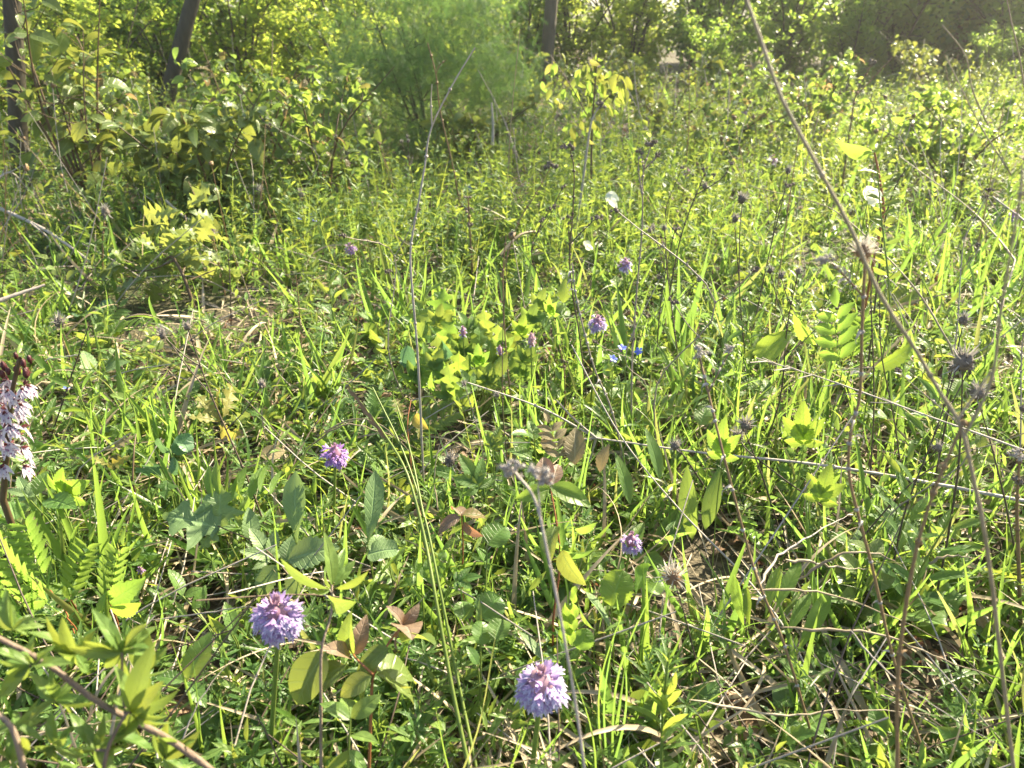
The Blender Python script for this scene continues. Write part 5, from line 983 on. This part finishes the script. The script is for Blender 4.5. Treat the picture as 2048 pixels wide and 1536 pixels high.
for lb, p, d, r, m in (
    ('curled silvery straw lying above the tongue-leaved rosette', [(1520, 1170), (1560, 1110), (1640, 1060), (1705, 1025)], (.62, .74), .0022, 'straw_grey'),
    ('bleached curved straw behind the tongue-leaved rosette', [(1570, 1120), (1630, 1125), (1690, 1138), (1740, 1135)], (.66, .67), .0026, 'straw'),
    ('bleached straw bent over at the brown stalks', [(1600, 1160), (1680, 1110), (1760, 1108), (1810, 1140)], (.64, .66), .0024, 'straw'),
    ('bleached straw arching behind the brown stalks', [(1850, 1140), (1880, 1115), (1935, 1112), (1940, 1125)], (.7, .7), .0026, 'straw'),
    ('flat tan straw across the ground before the weathered leaf', [(1500, 1180), (1640, 1185), (1800, 1240), (1900, 1290)], (.6, .62), .0018, 'straw'),
    ('wide tan straw below the weathered leaf running to the edge', [(1560, 1255), (1760, 1270), (1900, 1325), (2060, 1375)], (.58, .55), .0022, 'straw'),
    ('straw lying level below the tongue-leaved rosette', [(1380, 1400), (1560, 1430), (1700, 1420), (1900, 1430)], (.5, .52), .0017, 'straw'),
    ('pale straw crossing in the lower corner under the thick stalk', [(1700, 1260), (1760, 1330), (1880, 1420), (2050, 1520)], (.54, .47), .0013, 'straw_grey'),
    ('thin straw fan pressed flat behind the sedge culms', [(640, 870), (700, 840), (760, 850), (850, 930)], (1.0, .95), .002, 'straw'),
    ('brown bent straw behind the sedge culms', [(610, 900), (690, 850), (780, 870), (840, 900)], (.96, .95), .0018, 'straw'),
    ('bowed straw under the umbel rays', [(880, 1040), (870, 960), (890, 870), (960, 868)], (.86, .95), .0015, 'straw'),
    ('pale straw arc lying in shade left of the fern-like sprigs', [(90, 720), (140, 712), (175, 708)], (1.3, 1.3), .003, 'straw_grey'),
    ('straw arc over the dark gap in the left grass', [(335, 635), (400, 640), (430, 660)], (1.5, 1.5), .0025, 'straw'),
    ('long thin straw lying over the parsnip leaves', [(300, 1240), (420, 1225), (520, 1215), (640, 1260)], (.64, .6), .0012, 'straw_grey'),
    ('old straw lying under the privet bush at the corner', [(20, 1480), (140, 1455), (240, 1440)], (.42, .44), .0016, 'straw'),
    ('pale broken straw between privet bush and big lilac orchid', [(345, 1530), (400, 1400), (470, 1310)], (.45, .52), .0011, 'straw_grey'),
    ('dark dead stem leaning at the foot of the big lilac orchid', [(575, 1560), (530, 1460), (495, 1395)], (.44, .48), .0013, 'stalk_dark')):
    main = path_px(p, *d, n=20)
    for q_ in main: clear(*to_px(q_), q_[1], 6)
    T = Thing('dry_straw', lb, 'straw', main[0]); mb = MB(); mb.tube(main + rng.standard_normal((20, 3)) * r * .35, r * .7 * np.concatenate([np.linspace(.4, 1, 3), np.linspace(1, .12, 17)]), 6, rng.random(), jitter=.12); T.part('stem', mb, M[m])

# ---------------------------------------------------------------- herbs of the meadow, a few kinds copied
LMK = [('the deep purple orchid', 670, 910), ('the big lilac orchid', 556, 1232), ('the three blue flowers', 1250, 705), ('the lady orchid', 20, 800), ('the white fluffy head', 1346, 1154), ('the small lilac orchid', 1262, 1083),
       ('the pink-crowned pale orchid', 1082, 1372), ('the biggest bristly head', 1927, 724), ('the four-headed dark stalk', 1270, 640), ('the umbel end', 1192, 876), ('the leafy oak sapling', 340, 510), ('the yellowish oak seedling', 445, 820),
       ('the purple-leaved dogwood seedling', 924, 1050), ('the tongue-leaved rosette', 1550, 1200), ('the forked foot of the thick stalk', 1920, 850), ('the bright fern-like spire', 1675, 690), ('the broad lobed clump', 940, 690),
       ('the matt grey-green plant', 520, 1080), ('the glowing round leaf', 1235, 1175), ('the juniper bush', 850, 250), ('the lime-leaved sapling', 1180, 170), ('the dark lone trunk', 45, 380), ('the red-stemmed shoot', 1755, 300),
       ('the white curled leaf', 1745, 395), ('the privet shoot', 650, 1150), ('the distant purple orchid', 701, 497), ('the lilac-pink orchid', 1250, 530), ('the sedge spikelets', 730, 820), ('the grey panicle straw', 1640, 760),
       ('the bluish leaflets', 340, 890), ('the brown stalks', 1790, 1300), ('the narrow-leaved dark herb', 1325, 1400), ('the blurred privet bush', 200, 1400), ('the fern-like leaf', 60, 1170), ('the two nodding heads', 1430, 705),
       ('the fallen grey branch', 90, 460), ('the weathered fallen leaf', 1905, 1320), ('the tall pale forked stalk', 825, 600), ('the flat bristly head', 1484, 398), ('the lance-leaf tuft', 450, 950), ('the whitish orchid buds', 960, 680),
       ('the pale lilac orchid', 1195, 647), ('the flat-topped dark stalk', 1140, 400), ('the single pale blue flower', 134, 776), ('the distant blue flowers', 615, 435)]
USED = set()
def autolabel(desc, p):
    x, y = to_px(p)
    for nm, lx, ly in sorted(LMK, key=lambda q: (q[1] - x) ** 2 + 1.6 * (q[2] - y) ** 2):
        dx, dy = x - lx, y - ly
        rel = ('right of' if dx > 0 else 'left of') if abs(dx) > 1.2 * abs(dy) else ('below' if dy > 0 else 'above')
        l = f'{desc} {rel} {nm}'
        if l not in USED: USED.add(l); return l
def herb(name, cat, kind, n, size, m, hgt=.03, rise=.5, st='stem_green', upright_=False, wd=1.0):
    T = Thing(name, '', cat, (0, 0, 0)); sm = MB()
    for k in range(n):
        a = k * 2.4 + rng.uniform(-.3, .3); t = (k + 1) / n
        if upright_: q = np.array([.006 * math.cos(a), .006 * math.sin(a), hgt * (.15 + .85 * t)]); d = np.array([math.cos(a), math.sin(a), rise + .5 * t]); s = size * (1.15 - .45 * t)
        else: q = np.array([.03 * math.cos(a), .03 * math.sin(a), hgt * rng.uniform(.5, 1.2)]); d = np.array([math.cos(a), math.sin(a), rise * rng.uniform(.3, 1.6)]); s = size * rng.uniform(.7, 1.2)
        F = frame1(d, np.array([rng.normal() * .3, .2 + rng.normal() * .3, 1])) * s; F[:, 0] *= wd; mb = MB(); mb.many(LF[kind], F[None], q[None]); T.part('leaf', mb, M[m])
        if not upright_: sm.tube(smooth_path([np.zeros(3), q * [.4, .4, .7], q], 5), .0009, 5, rng.random())
    if upright_: sm.tube(smooth_path([np.zeros(3), [.003, .002, hgt * .5], [0, 0, hgt]], 7), np.linspace(.0015, .0009, 7), 5, rng.random())
    T.part('stem', sm, M[st]); return T
def gtuft(n, h, m):
    T = Thing('grass_tuft', '', 'grass', (0, 0, 0))
    for k in range(n):
        a = rng.uniform(0, 6.28); d = np.array([math.cos(a) * .45, math.sin(a) * .45, 1]); F = frame1(d, (math.cos(a) + rng.normal() * .3, math.sin(a), .4)) * h * rng.uniform(.6, 1.15); F[:, 0] *= 1.1
        mb = MB(); mb.many(LF[('blade', 'blade2', 'blade3')[k % 3]], F[None], np.array([[.01 * math.cos(a), .01 * math.sin(a), 0]])); T.part('blade', mb, M[m])
    return T
def weed(h, nb, kind, m, r=.0014):
    T = Thing('dry_weed', '', 'dry stalk', (0, 0, 0)); p = smooth_path([np.zeros(3), [rng.normal() * .02, .01, h * .4], [rng.normal() * .03, rng.normal() * .02, h * .75], [rng.normal() * .05, .02, h]], 16)
    mb = MB(); mb.tube(p, np.linspace(r, r * .5, 16), 6, rng.random(), jitter=.06); nodes(mb, p, r, 7, 0, .014); T.part('stem', mb, M[m]); tips = [p[-1]]
    for k in range(nb):
        q = p[8 + 2 * k]; e = q + np.array([rng.choice([-1, 1]) * rng.uniform(.015, .05), rng.normal() * .02, rng.uniform(.04, .09)]); mb = MB(); mb.tube(smooth_path([q, (q + e) / 2 + [0, 0, -.004], e], 6), r * .5, 5, rng.random()); T.part('branch', mb, M[m]); tips.append(e)
    for e in tips:
        mb = MB()
        if kind == 'bristle': bristly(mb, e, .0075, mat=0, n=34)
        else: corymb(mb, e, .007)
        T.part('seed_head', mb, [M['head_dark'], M['head_grey']])
    return T
KINDS = [(38, 'clump of toothed leaves', lambda: [herb('toothed_herb', 'herb', 'serr', 6, .062, m, .045) for m in ('broad', 'lime', 'sage')], None),
         (26, 'rosette of pale tongue-shaped leaves', lambda: [herb('tongue_herb', 'herb', 'tongue', 6, .075, m, .012, .9) for m in ('broad', 'lime')], (900, 2100)),
         (26, 'sprig of pointed oval leaves', lambda: [herb('oval_leaf_herb', 'herb', 'ovate', 9, .042, m, .14, .2, upright_=True) for m in ('broad', 'privet', 'dog_green')], None),
         (16, 'fern-like herb', lambda: [herb('fern_leaf_herb', 'herb', k, 4, .11, m, .03, .7) for k, m in (('pinnate', 'broad'), ('vetch', 'clover'), ('pinnate', 'lime'))], None),
         (24, 'herb of deeply lobed leaves', lambda: [herb('lobed_herb', 'herb', k, 5, .06, m, .05) for k, m in (('lobed3', 'broad'), ('maple', 'broad'), ('lobed3', 'lime'))], None),
         (30, 'upright narrow-leaved herb', lambda: [herb('narrow_leaf_herb', 'herb', 'lance', 18, .045, m, .17, .5, upright_=True) for m in ('clover', 'broad', 'lime')], None),
         (20, 'low herb of round leaves', lambda: [herb('round_leaf_herb', 'herb', 'round', 6, .034, m, .04, .4) for m in ('broad', 'glauc')], None),
         (44, 'tuft of wide grass', lambda: [gtuft(9, h, 'grass') for h in (.15, .2, .12)], None),
         (24, 'dry weed with dark heads', lambda: [weed(h, b, k, m) for h, b, k, m in ((.34, 3, 'bristle', 'stalk_dark'), (.28, 4, 'corymb', 'stalk_dark'), (.4, 2, 'corymb', 'stalk_pale'))], (520, 2100))]
for n, desc, mkp, xl in KINDS:
    protos = mkp(); first = [True] * len(protos); gname = desc.replace('clump', 'clumps').replace('tuft ', 'tufts ').replace('sprig ', 'sprigs ')
    for k in range(n):
        for _ in range(30):
            x = rng.uniform(10, 2040) if not xl else rng.uniform(*xl); y = 420 + 1130 * rng.random() ** 1.15
            if min((x - q[1]) ** 2 + (y - q[2]) ** 2 for q in LMK if 'orchid' in q[0]) > 75 ** 2 and not smothers(G(x, y)[None], (0.0, .05, .1, .15, .22, .3) if 'weed' in desc else (0.0, .04, .08, .12, .16))[0]: break
        g = G(x, y); z = rng.integers(0, len(protos)); p = protos[z].o; o = p if first[z] else dup(p, g); first[z] = False
        s = rng.uniform(.7, 1.15) * (.85 if g[1] < .7 else 1)
        o.location = g; o.rotation_euler = (rng.normal() * .1, rng.normal() * .12, rng.uniform(0, 6.28)); o.scale = (s,) * 3
        o['label'] = autolabel(desc, g); o['group'] = gname + ' in the meadow'
    for z, f in enumerate(first):
        if f:
            for ch in list(protos[z].o.children): bpy.data.objects.remove(ch)
            bpy.data.objects.remove(protos[z].o)

# ---------------------------------------------------------------- grass, litter and ground cover: what nobody could count
def vnoise(x, y, f, s):
    return .5 + .25 * (np.sin(x * f + s * 3.1 + 1.7 * np.sin(y * f * .7 + s)) + np.sin(y * f * 1.13 + s * 1.9 + 1.3 * np.sin(x * f * .83 - s)))
def scatter(k, y0=.32, y1=9.0, a=1.7, f=None, s=1.0, lo=.15):
    u = rng.random(k); e = 1 - a
    y = (y0 ** e + u * (y1 ** e - y0 ** e)) ** (1 / e)
    x = rng.uniform(-1, 1, k) * (.8 * y + .25)
    if f:
        n = vnoise(x, y, f, s); keep = rng.random(k) < np.clip((n - lo) * 1.9, .03, 1); x, y = x[keep], y[keep]
    pos = np.stack([x, y, gz(x, y)], -1)
    return pos[~smothers(pos) | (rng.random(len(pos)) < .16)]
def upright(k, lean):
    d = rng.standard_normal((k, 3)) * lean; d[:, 2] = 1; return nrm(d)
GB = [LF['blade'], LF['blade2'], LF['blade3'], LF['blade4']]
mb = MB()
pos = scatter(34000, a=1.35, f=4.2, s=2.0, lo=.3)
q = pos[:, 0] / pos[:, 1]; keep = rng.random(len(pos)) < np.clip(.34 + .45 * q, .13, .62) * np.where(pos[:, 1] < .95, np.where(q > .03, .34, .6), 1); pos = pos[keep]
tuft = scatter(600, a=1.3); tp = np.repeat(tuft, 14, 0); tp[:, :2] += rng.standard_normal((len(tp), 2)) * .014; tp = tp[~smothers(tp)]; pos = np.vstack([pos, tp])
px = pos[:, 0] / pos[:, 1]
k = len(pos); d = upright(k, .42); w_ = rng.integers(0, 4, k)
size = rng.uniform(.05, .17, k) * (1 + .12 * np.clip(pos[:, 1], 0, 4)) * np.where(pos[:, 1] < .55, .75, 1)
F = frames(d, np.stack([rng.standard_normal(k), rng.standard_normal(k), .3 + 0 * px], -1)) * size[:, None, None]
F[:, :, 0] *= (rng.uniform(.6, 1.25, k) * (1 + .25 * np.clip(pos[:, 1] - 1, 0, 3)))[:, None]
for q in range(4): mb.many(GB[q], F[w_ == q], pos[w_ == q])
props(mb.build('grass', M['grass']), 'fresh green meadow grass growing through everything', 'grass', kind='stuff')
# dead straw lying about
mb = MB(); pos = scatter(15000, a=1.5, f=3.1, s=5.0, lo=.25); k = len(pos)
extra = scatter(900, y0=.42, y1=.95, a=1.2); extra = extra[extra[:, 0] / extra[:, 1] > .06]; pos = np.vstack([pos, extra]); k = len(pos)
d = rng.standard_normal((k, 3)); d[:, 2] = np.abs(rng.standard_normal(k)) * .28; d = nrm(d); pos[:, 2] += rng.uniform(.002, .03, k)
F = frames(d, np.stack([rng.standard_normal(k) * .5, rng.standard_normal(k) * .5, 1 + 0 * d[:, 0]], -1)) * (rng.uniform(.06, .2, k) * (1 + .1 * pos[:, 1]))[:, None, None]
F[:, :, 0] *= (rng.uniform(.35, .9, k) * (1 + .3 * np.clip(pos[:, 1] - 1, 0, 3)))[:, None]
w_ = rng.integers(0, 4, k)
for q in range(4): mb.many(GB[q], F[w_ == q], pos[w_ == q])
props(mb.build('straw_litter', M['straw']), 'bleached straw and dead grass lying between the plants', 'litter', kind='stuff')
# thin dead stems and twigs lying or leaning
mb = MB(); pos = scatter(2400, a=1.4, f=2.6, s=1.0); 
for p in pos:
    a = rng.uniform(0, 6.28); l = rng.uniform(.08, .3); up = abs(rng.normal()) * .35
    e = p + np.array([math.cos(a) * l, math.sin(a) * l, up * l + .004]); m_ = (p + e) / 2 + rng.standard_normal(3) * .012 + [0, 0, .01]
    mb.tube(smooth_path([p, m_, e], 7), np.linspace(.0011, .0006, 7) * (1 + .25 * p[1]), 5, rng.random(), 0 if rng.random() < .65 else 1)
props(mb.build('stem_litter', [M['straw_grey'], M['stalk_dark']]), 'thin broken dry stems scattered through the meadow', 'litter', kind='stuff')
mb = MB(); pos = scatter(2600, a=1.2, f=2.2, s=9.0); k = len(pos); pos[:, 2] += .008
F = frames(nrm(np.stack([rng.standard_normal(k), rng.standard_normal(k), .2 * rng.standard_normal(k)], -1)), np.stack([.4 * rng.standard_normal(k), .4 * rng.standard_normal(k), 1 + 0 * px[:k]], -1)) * rng.uniform(.025, .06, k)[:, None, None]
w_ = rng.random(k) < .5; mb.many(LF['dead2'], F[w_], pos[w_]); mb.many(LF['dead'], F[~w_], pos[~w_])
props(mb.build('leaf_litter', M['dead']), 'brown leaf litter on the soil under the grass', 'litter', kind='stuff')
# ground cover of small herbs: sprigs of trefoil, whorls, fine leaves
def sprigs(n, protos, per, hgt, size, mat, name, label, f, s, a=1.4, lo=.15, up=.8, rise=.6):
    base = scatter(n, a=a, f=f, s=s, lo=lo); thin = (base[:, 0] > .06 * base[:, 1]) & (base[:, 1] < .78); base = base[~thin | (rng.random(len(base)) < .45)]; k = len(base); ax = upright(k, .35); h = hgt * rng.uniform(.4, 1.15, k)
    mb = MB()
    for q in range(per):
        t = (q + 1) / per; pos = base + ax * (h * t)[:, None]; d = rng.standard_normal((k, 3)); d[:, 2] = rise + .4 * rng.standard_normal(k)
        nn = rng.standard_normal((k, 3)) * .4; nn[:, 2] += up
        F = frames(d, nn) * (size * rng.uniform(.6, 1.3, k) * (1 + .15 * np.clip(base[:, 1] - 1, 0, 4)))[:, None, None]
        w_ = rng.integers(0, len(protos), k)
        for z in range(len(protos)): mb.many(protos[z], F[w_ == z], pos[w_ == z])
    st = leaf(.02, blade, 3, 2, 0, 0); FF = frames(ax, rng.standard_normal((k, 3))) * h[:, None, None]; mb.many(st, FF, base)
    props(mb.build(name, mat), label, 'ground cover', kind='stuff')
lw = leaf(.22, lance, 3, 3, .4, .3); lf5 = merge([(lw, rz(k * 1.047, 1, .25), (0, 0, 0)) for k in range(6)])
lt = merge([(leaf(.55, spoon, 2, 3, .3, .3), rz(s, 1, .25), (0, 0, 0)) for s in (0, 1.9, -1.9)])
sprigs(5200, [lt], 4, .07, .015, M['clover'], 'clover_cover', 'small three-part clover leaves filling gaps in the grass', 4.0, 3.0)
sprigs(4200, [lf5], 6, .085, .019, M['clover'], 'bedstraw_cover', 'fine whorled bedstraw filling gaps in the grass', 3.3, 7.0)
sprigs(3200, [lw], 12, .12, .028, M['privet'], 'narrow_leaf_cover', 'narrow-leaved low herbs filling gaps in the grass', 2.7, 11.0, lo=.25)
sm_ = [leaf(.62, ovate, 3, 3, .5, .25), leaf(.5, lance, 8, 3, .5, .3, serr=.2), leaf(.8, rounded, 4, 3, .4, .2)]
sprigs(4600, sm_, 3, .05, .035, M['broad'], 'broad_leaf_cover', 'small broad-leaved herbs filling gaps in the grass', 2.9, 13.0, lo=.2)
# taller growth further back
def tall(n, protos, per, hgt, size, mat, name, label, f, s, y0, y1, xlim=None, up=.6, rise=.5, lo=.2):
    base = scatter(n, y0=y0, y1=y1, a=.55, f=f, s=s, lo=lo)
    if xlim: q = base[:, 0] / base[:, 1]; base = base[(q > xlim[0]) & (q < xlim[1])]
    k = len(base); ax = upright(k, .22); h = hgt * rng.uniform(.45, 1.2, k); mb = MB()
    for q in range(per):
        t = (q + 1) / per; pos = base + ax * (h * t)[:, None]; d = rng.standard_normal((k, 3)); d[:, 2] = rise + .4 * rng.standard_normal(k)
        nn = rng.standard_normal((k, 3)) * .4; nn[:, 2] += up
        F = frames(d, nn) * (size * (1.15 - .5 * t) * rng.uniform(.6, 1.3, k))[:, None, None]; w_ = rng.integers(0, len(protos), k)
        for z in range(len(protos)): mb.many(protos[z], F[w_ == z], pos[w_ == z])
    mb.many(leaf(.016, blade, 3, 2, 0, 0), frames(ax, rng.standard_normal((k, 3))) * h[:, None, None], base)
    props(mb.build(name, mat), label, 'undergrowth', kind='stuff')
lo2 = [leaf(.6, ovate, 2, 3, .5, .25), leaf(.5, ovate, 2, 3, .9, .3)]
tall(5200, [leaf(.2, lance, 2, 3, .4, .3)], 13, .26, .042, M['broad'], 'narrow_leaf_undergrowth', 'upright narrow-leaved herbs before the wood', 2.1, 4.0, 1.9, 6.6)
tall(3600, lo2, 9, .22, .034, M['broad'], 'leafy_undergrowth', 'small-leaved green undergrowth before the wood', 1.6, 6.0, 2.2, 7.5)
tall(800, lo2, 10, .3, .04, M['wood_lime'], 'painted_sun_undergrowth', 'yellow-green undergrowth, its sunlit look put into the leaf colour', 1.9, 12.0, 2.6, 7.5, (-.1, .9), lo=.35)
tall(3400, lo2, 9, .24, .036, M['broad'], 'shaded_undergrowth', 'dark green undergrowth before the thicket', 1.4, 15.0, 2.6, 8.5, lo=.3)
mb = MB(); pos = scatter(900, y0=1.6, y1=6.5, a=.6, f=1.5, s=8.0); k = len(pos)
for p in pos:
    l = rng.uniform(.15, .5); d = nrm(np.array([rng.normal() * .4, rng.normal() * .3, 1])); e = p + d * l
    mb.tube(smooth_path([p, (p + e) / 2 + rng.standard_normal(3) * .015, e], 5), np.linspace(.0016, .0008, 5) * (.7 + .2 * p[1]), 4, rng.random(), int(rng.random() < .35))
    if rng.random() < .3: mb.blob(e, rng.uniform(.004, .009), (1, 1, 1), 6, rng.random(), 1, .3)
props(mb.build('dry_undergrowth', [M['straw_grey'], M['stalk_rust']]), 'many thin dry stems standing in the far meadow', 'undergrowth', kind='stuff')

# ---------------------------------------------------------------- sunlit air between the plants
def haze():
    m, t, out = mk('sunlit_air'); v = N(t, 'ShaderNodeVolumePrincipled'); v.inputs['Density'].default_value = HAZE
    v.inputs['Color'].default_value = (.96, .97, .9, 1); v.inputs['Anisotropy'].default_value = .6
    t.links.new(v.outputs[0], out.inputs['Volume'])
    x0, x1, y0, y1, z0, z1 = -170, 170, -70, 230, -1.2, 9
    V = [(x, y, z) for z in (z0, z1) for y in (y0, y1) for x in (x0, x1)]
    mb = MB(); mb.add(V, [(0, 2, 3, 1), (4, 5, 7, 6), (0, 1, 5, 4), (2, 6, 7, 3), (0, 4, 6, 2), (1, 3, 7, 5)])
    o = mb.build('haze', m, smooth=False); props(o, 'thin sunlit haze in the air over the meadow', 'haze', kind='stuff')
haze()
